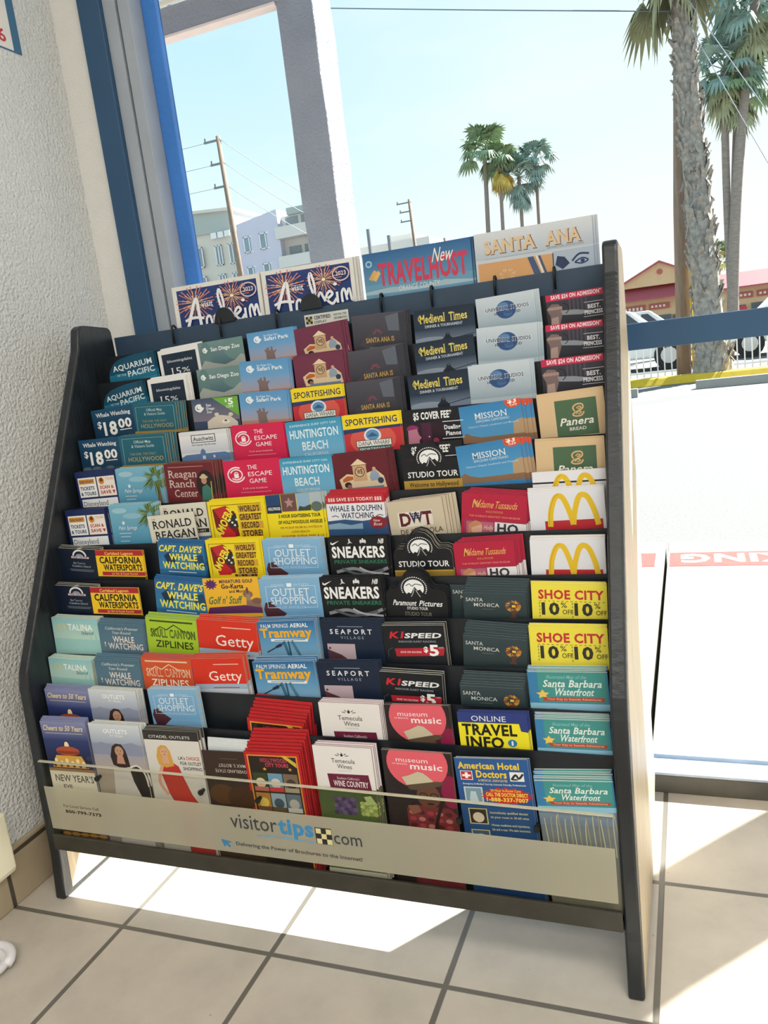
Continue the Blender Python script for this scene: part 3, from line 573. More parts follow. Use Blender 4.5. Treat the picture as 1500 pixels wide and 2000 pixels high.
design('un', 'b6c4cc', 'c9d2d6', 'silver grey brochure with blue globe', [G(0, 0, 1, .7, 'c6d1d9', '9db0bd'), E(.5, .32, .17, .19, '2f5388', 26), E(.46, .24, .09, .08, '5b82b0'), E(.53, .40, .08, .06, '3f689c'), T('UNIVERSAL STUDIOS', .14, .90, .325, .085, 'dfe6ea', 'B'), T('UNIVERSAL STUDIOS', .15, .89, .318, .072, '39424e', 'b'), T('HOLLYWOOD', .3, .74, .41, .05, '39424e', 'b')], th=.0018)
design('mi', '3883b8', 'c0653c', 'blue brochure with orange coupon badge and ruins', [G(0, 0, 1, .7, '3580b6', '559ccb'), P([(.82, .75), (.84, .46), (.9, .4), (1, .38), (1, .75)], 'b59a78'), P([(0, .75), (0, .6), (.08, .54), (.14, .6), (.3, .66), (1, .68), (1, .8)], '8a6a50'), E(.87, .05, .13, .11, 'd8502c'), T('$3', .79, .93, .07, .09, 'f4e8e0', 'B'), T('OFF', .82, .94, .13, .04, 'f4e8e0', 'b'), T('MISSION', .24, .76, .29, .11, 'e8eef2', 's'), T('SAN JUAN CAPISTRANO', .25, .79, .36, .045, 'd8e4ec', 's'), T('Historic Chapel, Landmark and Museum', .12, .93, .45, .035, 'c8dcea')], th=.0018)
design('md', 'b3203f', 'a04a5c', 'crimson brochure with gold signature lettering', [T('Madame', .18, .50, .23, .12, 'e0b062', 'i'), T('Tussauds', .52, .86, .23, .12, 'e0b062', 'i'), S([(.17, .24), (.2, .1), (.24, .2), (.3, .1)], .012, 'e0b062'), T('HOLLYWOOD', .38, .64, .31, .035, 'c88a50', 'b'), T("THE WORLD'S GREATEST WAX MUSEUM", .12, .9, .39, .03, 'd88a78', 'b'), R(.04, .44, 1, 2.25, '9a3450'), R(.08, .47, .5, 2.25, 'b8607a'), E(.24, .58, .09, .12, 'dba890'), P([(.1, .8), (.12, .52), (.22, .45), (.33, .5), (.3, .52), (.16, .58), (.16, .8)], 'c08a60'), T('Holly', .36, .5, .6, .08, 'e8d8b0', 'i'), R(.52, .46, 1, 2.25, 'e6e4e6'), T('HO', .56, .88, .63, .15, '38343a', 'B')], th=.0026)
design('sm', '2b3b3e', '6e7a7c', 'dark green brochure with glowing orange tree', [G(0, 0, 1, .6, '34444a', '263638'), T('SANTA', .04, .32, .19, .075, 'd4d8d2'), T('MONICA', .17, .58, .30, .075, 'd4d8d2'), R(.3, .35, .5, .356, '7c8886'), [P([(.8 + .13 * math.cos(a), .26 + .13 * math.sin(a)), (.8 + .05 * math.cos(a + .3), .26 + .05 * math.sin(a + .3)), (.8 + .12 * math.cos(a + .6), .28 + .12 * math.sin(a + .6))], ('b87a34', 'd0983c', '8a5030')[k % 3]) for k, a in enumerate([.5 * i for i in range(13)])], R(.78, .24, .84, .29, 'f0c040'), P([(.76, .36), (.86, .36), (.83, .46), (.86, .54), (.74, .54), (.78, .46)], '5a3c30')])
design('ti', 'f0e22a', '39477c', 'yellow brochure with blue band and black capitals', [R(0, 0, 1, .19, '2d3d80'), T('ONLINE', .2, .7, .16, .1, 'dfe3ee'), P([(.88, .19), (1, .19), (1, .35), (.9, .33)], '2d3d80'), T('TRAVEL', .05, .84, .42, .19, '1b1a16', 'B'), T('INFO', .09, .64, .66, .19, '1b1a16', 'B'), E(.76, .56, .065, .07, '2a7ab4'), T('i', .745, .775, .6, .08, 'f0f4f8', 'B'), T('WITH', .72, .84, .68, .03, 'a05030', 'b')], th=.0018)
design('do', '26528f', 'c6c4b8', 'blue brochure with red burst and cross', [
    G(0, 0, 1, 2.25, '2a5a98', '1f447c'), T('American Hotel', .04, .88, .18, .11, 'eac83c', 'B'), T('Doctors', .28, .70, .33, .12, 'eac83c', 'B'), R(.06, .22, .23, .38, 'f0ece8'), R(.07, .23, .22, .37, 'c22a30'), R(.125, .25, .165, .35, 'f6f2f0'), R(.085, .285, .205, .32, 'f6f2f0'), R(.74, .22, .93, .38, 'e8e8e8'), S([(.76, .35), (.82, .27), (.86, .33), (.92, .25)], .03, '2c2c2c'), E(.8, .35, .05, .015, '2c2c2c'), T('& MEDICAL ASSOCIATES', .3, .7, .40, .04, 'd8c890', 'b'), T('Emergency & Medical Care by Licensed, Friendly, Professionals', .08, .94, .46, .03, 'dfe2d0', 'b'),
    R(.08, .5, .34, .8, 'c8d0cc'), R(.1, .52, .32, .76, '7a9aa8'), P([(.14, .76), (.17, .58), (.24, .58), (.27, .76)], 'b8ccd4'), STAR(.66, .64, .36, 18, 'c83028', .8, .42), T('24 Hour In-Room Care', .45, .86, .57, .045, 'f0c848', 'b'), T('CALL THE DOCTOR DIRECT', .38, .95, .65, .06, 'f4d458', 'B'), T('1-888-337-7007', .38, .95, .74, .065, 'f4d458', 'B'),
    [[R(.1, .88 + .38 * j, .36, 1.16 + .38 * j, 'd8cf90'), R(.115, .895 + .38 * j, .345, 1.145 + .38 * j, c), E(.23, 1.04 + .38 * j, .08, .09, d)] for j, c, d in ((0, '3a2c24', 'dcd0bc'), (1, '4a6480', 'b8c4cc'), (2, '5a4838', 'c8a890'))], [T(t, .4, .92, y, .04, 'd9d8b0', 'b') for t, y in (('Immediately qualified doctor', .96), ('to your room in 30-60 mins', 1.04), ('House medicine and injections,', 1.18), ('lab and x-rays. We take insurance.', 1.26), ('We will come direct to you', 1.45), ('day and night, all hotels', 1.53))]], th=.0018)
design('mv', '2b2c36', '4a4a54', 'dark brochure with pink coupon band', [
    G(0, .14, 1, .7, '3a3844', '24252e'), R(0, 0, 1, .14, 'c4284f'), T('SAVE $24 ON ADMISSION*', .09, .97, .105, .08, 'f4dfe4', 'B'), [R(.4 + .07 * i, .15, .43 + .07 * i, .4, '4c4854') for i in range(5)], P([(.0, .3), (.1, .2), (.22, .22), (.28, .34), (.26, .5), (.2, .72), (.06, .72), (.06, .45)], '7c6a68'), [E(.05 + .05 * i, .30, .03, .035, 'a88c84') for i in range(5)], P([(.06, .72), (.08, .5), (.2, .48), (.2, .72)], 'b0968c'), P([(.25, .36), (.5, .38), (.85, .46), (.6, .5), (.27, .46)], '8f959c'), RING(.27, .33, .12, .014, '1c1c22', -80, 60),
    R(.66, .26, 1, .27, 'd8d8dc'), T('BEST.', .72, .94, .40, .08, 'e0e0e4', 'B'), T('PRINCESS', .66, .97, .52, .08, 'e0e0e4', 'B'), R(.64, .56, 1, .57, 'd8d8dc')])
design('pa', 'd9bc93', 'd2b78f', 'tan bakery brochure with olive green square', [R(.26, .12, .88, .78, '4d6a4e'), S([(.55, .34), (.53, .27), (.58, .22), (.66, .22), (.68, .28), (.63, .33), (.56, .36), (.52, .4), (.57, .43), (.65, .42), (.69, .36)], .022, 'd8b07c'), S([(.58, .29), (.62, .26), (.65, .28), (.6, .31)], .016, 'd8b07c'), S([(.57, .39), (.61, .35), (.65, .37), (.6, .4)], .016, 'd8b07c'), T('Panera', .33, .83, .58, .13, 'f2efe6', 'bi'), T('BREAD', .45, .70, .68, .055, 'e6e2d6', 'b')], th=.0024)
design('mc', 'e2e3ea', 'e4d8c4', 'white folder with tall yellow arches', [R(.2, .52, .96, 2.25, 'b92a35'), S([(.27, .62), (.29, .36), (.35, .15), (.41, .1), (.47, .16), (.54, .4), (.575, .6)], .072, 'e3bd2c'), S([(.575, .6), (.60, .4), (.66, .16), (.72, .1), (.79, .16), (.86, .38), (.90, .62)], .072, 'e3bd2c'), S([(.255, .58), (.275, .36), (.335, .15), (.40, .075)], .014, 'cfa426')], th=.003)
design('sc', 'eee04c', 'e0d68a', 'yellow coupon booklet with red capitals', [T('SHOE CITY', .09, .96, .27, .15, 'c4323c', 'B'), [R(.1 + .06 * i, .31, .13 + .06 * i, .32, '6a6430') for i in range(15)], [[T('10', x, x + .24, .56, .2, '33322c', 'B'), T('%', x + .26, x + .34, .43, .09, '33322c'), T('OFF', x + .28, x + .42, .55, .08, '33322c'), [R(x - .03, .34 + .06 * i, x - .02, .37 + .06 * i, '6a6430') for i in range(5)]] for x in (.13, .57)]], th=.0026)
def barbara(low):
    return [R(0, 0, 1, .6, '3a7fae'), R(.12, 0, .98, .56, '449490'), T('Illustrated Map of the', .24, .74, .12, .06, '8cc4bc', 'i'), T('Santa Barbara', .19, .93, .27, .115, 'e6f0e8', 'bsi'), T('Waterfront', .32, .82, .42, .115, 'e6f0e8', 'bsi'), STAR(.17, .41, .09, 5, 'e8c860', .5), R(.17, .46, .94, .53, 'b8483c'), T('Your Key to Seaside Adventures', .22, .9, .51, .035, 'e8b890', 'b'), R(0, .57, 1, .70, '8fc4dc'), P([(0, .72), (.3, .66), (.6, .74), (1, .68), (1, 2.25), (0, 2.25)], '7f93ac'), G(0, 1.0, 1, 2.25, '7c8894', '8a8470'), [S([(.08 + .06 * i, 1.7), (.08 + .06 * i + .015 * (i % 3 - 1), 1.1 - .09 * ((i * 5) % 4)), (.09 + .06 * i + .03 * (i % 3 - 1), .85 - .04 * ((i * 5) % 4))], .012, ('d8d0b0', 'b4ac8c')[i % 2]) for i in range(16)]]
design('sb', '3a7fae', 'd2d8d2', 'teal map leaflet with gold star', barbara(0), th=.0032)
# magazines above the header
FIRE = lambda x, y, r: [BURST(x, y, r, 22, 'd98a78', .03, .1), BURST(x, y, r * .7, 18, 'f0b48c', .03, .05), BURST(x, y, r * .45, 14, 'f8dcb4', .05, 0), E(x, y, r * .1, r * .1, 'fbeccc')]
ANA = [S([(.10, .66), (.16, .5), (.24, .26), (.28, .2), (.29, .36), (.30, .62)], .034, 'eef0f4'), S([(.12, .46), (.22, .43), (.34, .45)], .026, 'eef0f4'), S([(.36, .58), (.37, .46), (.41, .44), (.43, .56)], .026, 'eef0f4'), S([(.53, .44), (.46, .45), (.47, .55), (.53, .53), (.54, .43), (.56, .56)], .026, 'eef0f4'), S([(.56, .56), (.58, .3), (.55, .12), (.53, .22), (.58, .46), (.63, .38), (.66, .44), (.68, .5)], .026, 'eef0f4'), S([(.69, .48), (.76, .42), (.73, .38), (.69, .46), (.75, .54), (.80, .48)], .026, 'eef0f4'), S([(.81, .4), (.81, .54)], .026, 'eef0f4'), E(.80, .3, .02, .02, 'eef0f4'), S([(.86, .54), (.86, .42), (.89, .38), (.91, .52)], .024, 'eef0f4'), S([(.91, .46), (.94, .38), (.96, .52), (.98, .5)], .024, 'eef0f4')]
design('an', 'e4e3de', 'dcd8cc', 'visitor magazine with fireworks on navy cover', [G(.05, .055, .96, 1.3, '273f78', '1c3162'), FIRE(.25, .24, .22), FIRE(.68, .22, .19), FIRE(.5, .5, .1), ANA, T('visit', .33, .46, .31, .07, 'eef0f4', 'b'), RING(.87, .18, .085, .012, 'e0c8c8'), T('2023', .815, .925, .2, .05, 'e8dcdc', 'b'), R(.4, .66, .45, .7, 'b8566c')], H=1.33, th=.006, name='magazine')
design('tv', '44729c', '3c5f80', 'travel magazine with red masthead over ocean waves', [
    G(0, 0, 1, .3, '2f6296', '5f92b4'), G(0, .3, 1, 1.3, '6a9cb8', '3c6c90'), [P([(0, y), (.25, y - .02), (.5, y + .01), (.75, y - .02), (1, y + .01), (1, y + .03), (.5, y + .035), (0, y + .03)], c) for y, c in ((.36, 'a4bcc8'), (.44, '8fb0c0'), (.55, '4f84a4'), (.66, 'b4c8d0'))], RING(.055, .10, .025, .014, '9cc8dc'), P([(.04, .24), (.1, .16), (.13, .18), (.08, .26)], 'd8a860'), P([(.08, .25), (.14, .17), (.16, .2), (.11, .27)], 'e0b870'),
    T('TRAVELHOST', .14, .96, .31, .2, 'c83c5a', 'B'), T('New', .66, .84, .17, .13, 'f0e8d8', 'i'), T('ORANGE COUNTY', .32, .70, .39, .055, 'd4dce0')], H=1.3, th=.006, name='magazine')
design('sx', 'c6ccd2', '9098a4', 'city magazine with tan block capitals', [
    G(0, 0, 1, .32, 'd4d8dc', 'b4c0cc'), R(.02, .36, .66, 1.3, 'd2a06c'), T('SANTA', .085, .54, .26, .135, '7a5a48', 'Bs'), T('ANA', .61, .915, .26, .135, '7a5a48', 'Bs'), T('SANTA', .08, .53, .25, .13, 'd9c09c', 'Bs'), T('ANA', .605, .905, .25, .13, 'd9c09c', 'Bs'), T('DESTINATION, DOWNTOWN', .62, .92, .30, .018, '6a6a70'), R(.09, .31, .6, .316, 'a8a8a8'), P([(.45, .36), (.5, .36), (.58, .66), (.52, .66)], '44587c'), P([(.52, .36), (.535, .36), (.605, .66), (.585, .66)], 'e4e0d8'), P([(.54, .36), (.56, .36), (.63, .66), (.61, .66)], '44587c'), P([(.66, .34), (1, .34), (1, 1.3), (.66, 1.3)], 'aebccb'), R(.66, .36, .67, 1.3, '33507a'), P([(.68, .5), (.7, .4), (.76, .42), (.8, .5), (.74, .56)], '2c3c5c'), S([(.82, .48), (.88, .41), (.96, .42)], .016, '2c4068'), S([(.84, .5), (.9, .46), (.95, .49), (.9, .52), (.84, .5)], .012, '2c4068'), E(.905, .49, .018, .02, '2c4068'), BURST(.27, .53, .07, 14, 'e8d0ac', .08, .4), T('ISSUE', .2, .36, .64, .05, 'e8d8bc', 'b')], H=1.33, th=.006, name='magazine')
# ------------------------------------------------------------------ the room
def tile_mat(name, size, ox, oy, tilec, groutc, gw, rough, axes=(0, 1)):
    mt = bpy.data.materials.new(name)
    mt.use_nodes = True
    t = mt.node_tree
    p = t.nodes['Principled BSDF']
    co = N(t, 'ShaderNodeTexCoord')
    sp = N(t, 'ShaderNodeSeparateXYZ')
    t.links.new(co.outputs['Object'], sp.inputs[0])
    edges = []
    for ax, off in zip(axes, (ox, oy)):
        a = N(t, 'ShaderNodeMath', operation='ADD', i_1=-off + size * 200)
        t.links.new(sp.outputs[ax], a.inputs[0])
        d = N(t, 'ShaderNodeMath', operation='PINGPONG', i_1=size / 2)
        t.links.new(a.outputs[0], d.inputs[0])
        edges.append(d)
    mn = N(t, 'ShaderNodeMath', operation='MINIMUM')
    t.links.new(edges[0].outputs[0], mn.inputs[0])
    t.links.new(edges[1].outputs[0], mn.inputs[1])
    ss = N(t, 'ShaderNodeMapRange', interpolation_type='SMOOTHSTEP', i_1=gw * .42, i_2=gw * .62)
    t.links.new(mn.outputs[0], ss.inputs[0])
    n1 = N(t, 'ShaderNodeTexNoise', i_Scale=9.0, i_Detail=8.0, i_Roughness=.62)
    t.links.new(co.outputs['Object'], n1.inputs['Vector'])
    c = lin(tilec)
    r = ramp(t, [(.28, tuple(v * .86 for v in c)), (.5, c), (.72, tuple(min(1, v * 1.10) for v in c))])
    t.links.new(n1.outputs[0], r.inputs[0])
    vo = N(t, 'ShaderNodeTexVoronoi', i_Scale=16.0)                # odd specks of dirt
    t.links.new(co.outputs['Object'], vo.inputs['Vector'])
    sp2 = N(t, 'ShaderNodeMapRange', i_1=.025, i_2=.045, i_3=.45, i_4=1.0)
    t.links.new(vo.outputs['Distance'], sp2.inputs[0])
    mul = N(t, 'ShaderNodeMixRGB', blend_type='MULTIPLY', i_0=.5)
    t.links.new(r.outputs[0], mul.inputs[1])
    t.links.new(sp2.outputs[0], mul.inputs[2])
    mixc = N(t, 'ShaderNodeMixRGB', i_1=(*lin(groutc), 1))
    t.links.new(ss.outputs[0], mixc.inputs[0])
    t.links.new(mul.outputs[0], mixc.inputs[2])
    t.links.new(mixc.outputs[0], p.inputs['Base Color'])
    p.inputs['Roughness'].default_value = rough
    b = N(t, 'ShaderNodeBump', i_Strength=.5, i_Distance=.003)
    t.links.new(ss.outputs[0], b.inputs['Height'])
    t.links.new(b.outputs[0], p.inputs['Normal'])
    return mt
XW, YW = -.261, .582
def struct(o):
    o['kind'] = 'structure'
    return o
struct(box('floor', tile_mat('floor_tile', .3, 0, 0, 'c4bbae', '6d6860', .0085, .34), (XW - .01, -4.2, -.06, 3.2, YW + .02, 0)))
stucco = mat('stucco', 'e2e4e4', .85, .02, 40, .8, 150)
struct(box('wall_left', stucco, (XW - .15, -4.2, 0, XW, YW + .12, 2.75)))
paint = mat('wall_paint', 'e4e3de', .7, .02, 30, .25, 260)
q = MB()
q.box(XW, YW, 0, -.18, YW + .12, 2.75)
q.box(-.18, YW, 2.42, 2.75, YW + .12, 2.75)
q.box(2.75, YW, 0, 3.2, YW + .12, 2.75)
struct(q.build('wall_front', paint))
struct(box('wall_back', paint, (XW - .15, -4.35, 0, 3.35, -4.2, 2.75)))
struct(box('wall_right', paint, (3.2, -4.2, 0, 3.35, YW + .12, 2.75)))
struct(box('ceiling', paint, (XW - .15, -4.35, 2.75, 3.35, YW + .12, 2.85)))
struct(box('baseboard_left', tile_mat('base_tile', .3, 0, .4, 'b0a187', '4c463c', .0085, .4, (1, 2)), (XW, -4.2, 0, XW + .0105, YW, .112), bevel=.003))
# window: frame, rails and two panes
navy = mat('frame_navy', '2a5073', .45, .05, 12)
grey = mat('frame_grey', 'a3abb5', .4, .05, 14)
skyb = mat('frame_blue', '3f80d2', .5, .10, 9, .15, 60)
sillm = mat('sill_blue_grey', 'a9b6cb', .4, .08, 30)
sild = mat('sill_bronze', '514f49', .5, .12, 20)
glass = clear_mat('window_glass', (.97, .985, .98), .55)
win = tag(empty('window_1', (1.2, YW, 0)), kind='structure')
box('jamb', navy, (-.182, YW - .016, 0, -.127, YW + .06, 2.42), win, .002)
q = MB()
q.box(-.127, YW - .004, 0, -.0965, YW + .06, 2.42)
q.box(-.0925, YW, 0, -.066, YW + .06, 2.42)
q.build('stop', grey, win, .001)
box('gasket', mat('gasket', '14202c', .6, .02), (-.0965, YW + .006, 0, -.0925, YW + .06, 2.42), win)
box('outer_post', skyb, (-.066, YW + .045, 0, -.030, YW + .062, 2.42), win, .002)
box('rail', navy, (-.066, YW - .026, .891, 2.75, YW + .05, .938), win, .0015)
box('head', navy, (-.182, YW - .016, 2.37, 2.75, YW + .06, 2.43), win, .002)
box('mullion', navy, (2.2, YW - .016, 0, 2.26, YW + .06, 2.42), win, .002)
q = MB()
q.box(-.066, YW, 0, 2.75, YW + .03, .040)
q.build('sill_base', sild, win, .002)
q = MB()
q.box(-.066, YW - .002, .040, 2.75, YW + .055, .046)
q.box(-.066, YW + .062, .030, 2.75, YW + .115, .052)
q.build('sill', sillm, win, .0015)
box('pane', glass, (-.030, YW + .056, .040, 2.75, YW + .061, .900), win)
box('pane', glass, (-.030, YW + .056, .925, 2.75, YW + .061, 2.40), win)
# notice on the left wall
po = empty('wall_notice', (XW, .36, 1.62))
tag(po, 'white printed notice with blue border taped high on the stucco wall', 'notice')
q = MB()
q.box(XW, .2, 1.621, XW + .002, .466, 1.95)
q.build('backing', mat('notice_blue', '3f6f92', .6, .03), po)
q = MB()
q.box(XW + .002, .2, 1.623, XW + .0028, .444, 1.935)
q.build('sheet', mat('notice_white', 'e6e3de', .6, .02), po)
q = MB()
for i in range(15):
    z = 1.925 - .0165 * i
    if i % 5 == 4:
        continue
    for k in range(9):
        y0 = .215 + .024 * k
        q.box(XW + .0028, y0, z, XW + .003, y0 + .016 + .006 * ((i + k) % 2), z + .005)
q.build('text_lines', mat('notice_ink', '55565a', .7, .02), po)
# big digits at the foot of the notice are set with the other lettering further down
# cream box low on the wall and white lead on the floor
q = MB()
q.hull([(XW + .0105, -.12, .079), (XW + .030, -.12, .079), (XW + .034, -.12, .09), (XW + .034, -.12, .2), (XW + .0105, -.12, .2)], [(XW + .0105, .004, .079), (XW + .030, .004, .079), (XW + .034, .004, .09), (XW + .034, .004, .2), (XW + .0105, .004, .2)])
tag(q.build('trunking_box', mat('cream_plastic', 'e9e4cb', .4, .02), bevel=.004), 'cream plastic box low on the left wall, its rounded corner in view', 'box')
q = MB()
q.tube([(-.175 + .045 * math.cos(a) * (1 if a < 3.3 else .9), -.135 + .035 * math.sin(a) - .002 * a, .009 + .004 * math.sin(a * 1.5) + .004) for a in [.3 * i for i in range(30)]], .008, 8)
tag(q.build('power_lead', mat('white_plastic', 'e8e6ea', .35, .02), smooth=True), 'coiled white power lead lying on the floor by the left wall', 'cable')
# ------------------------------------------------------------------ the brochure rack
U = .3
YT = [1.36, 1.25, 1.13, 1.0, .88, .76, .65, .56, .47, .38, .29, .2]
ZT = [1.003, .951, .8985, .8425, .782, .716, .648, .586, .526, .463, .412, .358]
DEP = [.022] * 5 + [.0205] * 6 + [.0235]
wood = mat('black_woodgrain', '1c2126', .34, .35, 26, .12, 60, stretch=(1, 4, .35), spec=.6, detail=6)
black = mat('black_laminate', '161c23', .45, .15, 30)
head = mat('hazed_header_laminate', '31475d', .45, .08, 30)  # black laminate lifted towards blue; glare haze is put into the colour
overlay = mat('pale_woodgrain', 'cbb99c', .42, .22, 30, .10, 60, stretch=(2, 6, .25), detail=6)
XL0, XL1, XR1, XR0 = -.1875, -.165, .8618, .885
rack = tag(empty('brochure_rack', (.35, .25, 0)), 'tall black stepped brochure rack with nine columns standing against the window', 'display rack')
prof = [(.120, 0), (.150, .3), (.172, .9), (.192, 1.40), (.215, 1.50)]
prof += [(.215 + (z - 1.5) * .512, z) for z in (1.8, 2.2, 2.6, 3.0, 3.4)] + [(1.215, 3.50), (1.228, 3.54), (1.26, 3.562), (1.31, 3.562), (1.53, 3.545), (1.555, 3.52), (1.56, 3.45), (1.60, 2.4), (1.66, 1.2), (1.70, .27), (1.12, 0)]
for x0, x1 in ((XL0, XL1), (XR1, XR0)):
    q = MB()
    q.hull([(x0, y * U, z * U) for y, z in prof], [(x1, y * U, z * U) for y, z in prof])
    sp_ = q.build('side_panel', wood, rack, .004)
    sgn = 1 if x0 > 0 else -1
    xa = x1 if x0 > 0 else x0                     # thin layer paler than the panel: woodgrain veneer on the outer face and inside the foot
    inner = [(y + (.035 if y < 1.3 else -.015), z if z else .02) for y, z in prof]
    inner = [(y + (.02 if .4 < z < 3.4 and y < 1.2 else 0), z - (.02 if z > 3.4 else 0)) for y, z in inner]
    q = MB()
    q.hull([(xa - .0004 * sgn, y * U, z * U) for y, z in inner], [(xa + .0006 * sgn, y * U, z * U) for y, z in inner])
    q.build('outer_overlay', overlay, sp_)
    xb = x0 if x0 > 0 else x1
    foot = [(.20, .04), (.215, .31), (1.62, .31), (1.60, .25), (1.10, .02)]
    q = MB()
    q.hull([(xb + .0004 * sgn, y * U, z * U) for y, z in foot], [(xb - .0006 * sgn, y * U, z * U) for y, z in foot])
    q.build('foot_overlay', overlay, sp_)
hy = 1.57 * U
box('header_panel', head, (XL1, hy, .842, XR1, hy + .006, 3.472 * U), rack, .001)
box('magazine_ledge', black, (XL1, hy + .006, .842, XR1, hy + .040, .848), rack)
for k in range(12):
    y = YT[k] * U + DEP[k] - .0035
    top = ZT[k] + (-.002 if k < 5 else .001 if k < 9 else -.003)
    zb = ZT[k] - .245
    q = MB()
    q.box(XL1, y, zb, XR1, y + .003, top)
    q.box(XL1, YT[k] * U - .004, zb - .002, XR1, y, zb)
    q.build('tier_panel', black, rack)
q = MB()
q.hull([(XL1, .040, .106), (XL1, .060, .098), (XL1, .118, .098), (XL1, .118, .110), (XL1, .046, .113), (XL1, .046, .138), (XL1, .040, .138)], [(XR1, .040, .106), (XR1, .060, .098), (XR1, .118, .098), (XR1, .118, .110), (XR1, .046, .113), (XR1, .046, .138), (XR1, .040, .138)])
q.build('base_rail', mat('rail_dark', '3a372f', .4, .2, 30), rack, .002)
for x in (-.01, .1045, .233, .454, .552, .669, .7725):
    q = MB()
    q.tube([(x, hy + .008, 3.42 * U), (x, hy + .008, 3.474 * U), (x, hy + .002, 3.494 * U), (x, hy - .005, 3.49 * U), (x, hy - .0065, 3.47 * U), (x, hy - .0065, 3.37 * U)], .0024, 6)
    q.build('hook', black, rack, smooth=True)
for x in (.115, .309):
    q = MB()
    pts = [(.024 * math.cos(math.pi * i / 14), .030 * math.sin(math.pi * i / 14)) for i in range(15)]
    q.hull([(x + a, hy - .004, 3.462 * U + b) for a, b in pts], [(x + a, hy, 3.462 * U + b) for a, b in pts])
    q.build('thumb_tab', black, rack, .001)
acr = box('front_panel', clear_mat('acrylic', (.955, .955, .935), .9), (XL1 + .006, .0405, .132, XR1 - .003, .0435, .2875), rack)
acr['label'] = 'clear acrylic front panel'
q = MB()
q.box(XL1 + .006, .0395, .2868, XR1 - .003, .0445, .2886)
q.build('edge_strip', mat('acrylic_edge', 'c9c6ae', .3, .02), acr)
q = MB()
q.box(XL1 + .007, .0398, .152, XR1 - .004, .0404, .238)
band = q.build('frosted_band', clear_mat('frosted_film', (.93, .92, .88), .4, .60, 'dcd8c4', .3), acr)
def lettering(name, art, x, z, Wd, y, mtl=PRINT):
    """flat ink on a face looking along -y; (x, z) is where u=0, v=0 lies"""
    pts, faces, cols = [], [], []
    for k, (ps, fs, cs) in enumerate(inkpolys(art)):
        b = len(pts)
        pts += [(x + u * Wd, y - .00002 * k, z - v * Wd) for u, v in ps]
        for f in fs:
            faces.append(tuple(b + i for i in f))
            cols += [cs[i] for i in f]
    me = bpy.data.meshes.new(name)
    me.from_pydata(pts, [], faces)
    at = me.color_attributes.new('ink', 'FLOAT_COLOR', 'CORNER')
    for i, c in enumerate(cols):
        at.data[i].color = (*lin(c), 1)
    me.materials.append(mtl)
    o = bpy.data.objects.new(name, me)
    COL.objects.link(o)
    return o
BANDART = [T('visitor', .238, .326, .200, .029, '3c4247'), T('tips', .328, .392, .200, .029, '3f8fc4', 'B'), R(.395, .182, .424, .211, '2c2c2c'), [R(.3965 + .009 * i, .1835 + .009 * j, .4055 + .009 * i, .1925 + .009 * j, 'e2d9a4') for i in range(3) for j in range(3) if (i + j) % 2 == 0], T('com', .427, .475, .207, .024, '3c4247'), S([(.285, .2095), (.33, .2085), (.392, .2105)], .0022, '6fa8cc'),
           P([(.213, .225), (.234, .228), (.226, .231), (.231, .237), (.227, .239), (.223, .234), (.218, .239)], '3f86b4'), T('Delivering the Power of Brochures to the Internet!', .242, .472, .233, .0068, '4a4a48', 'b'), T('For Local Service Call', -.120, -.040, .2, .0058, '504c40'), T('800-799-7373', -.118, -.036, .2115, .0062, '38342c', 'B')]
STICK = [R(0, 0, 1, .235, 'dfe0d8'), [R(.03 + .05 * i, .04 + .05 * j, .08 + .05 * i, .09 + .05 * j, ('2c2c2c', 'b8a868')[(i + j) % 2]) for i in range(3) for j in range(3)], T('CERTIFIED', .22, .60, .11, .07, '3c3c3c', 'B'), T('DISPLAY', .22, .5, .19, .05, '5c5c5c', 'b'), T('VISITOR TIPS', .66, .96, .09, .045, '4c5a54', 'b'), T('INFORMATION', .67, .96, .16, .045, '4c5a54', 'b')]
for a in [BANDART, STICK] + [d['art'] for d in D.values()] + [[T('PARKING', 0, 1, 1, 1, 'fff', 'B'), T('NO', 0, 1, 1, 1, 'fff', 'B'), T('6', 0, 1, 1, 1, 'fff', 'b'), T('4', 0, 1, 1, 1, 'fff', 'b')]]:
    collect(a)
set_type()
for nm, part in (('logo_lettering', BANDART[:-2]), ('phone_lettering', BANDART[-2:])):
    lo = lettering(nm, [part], 0, .4, 1.0, .0396)
    lo.parent = acr
    lo.location = -wloc(acr)
st = lettering('sticker', STICK, .291, 1.0295, .093, hy - .0012)
st.parent = rack
st.location = -wloc(rack)
st['label'] = 'small white sticker'
for x, z in ((-.037, .259), (.182, .253), (.292, .249), (.635, .251), (.75, .251)):
    q = MB()
    q.tube([(x, .075, z), (x, .049, z)], .0032, 8)
    q.tube([(x, .050, z), (x, .046, z)], .0050, 8)
    q.build('peg', black, rack)
dig = []
for t, y0, y1, c in (('6', .408, .428, 'c03a48'), ('4', .378, .40, '5a8c94')):
    q = MB()
    vs, fs, bars = TXT[(t, 'b')]
    lo_, hi_ = min(v[0] for v in vs), max(v[0] for v in vs)
    for f in fs:
        q.poly([(XW + .0032, y0 + (vs[i][0] - lo_) / (hi_ - lo_) * (y1 - y0), 1.634 + vs[i][1] * .034) for i in f])
    d = q.build('digit', mat('digit_' + t, c, .6, .02), po)
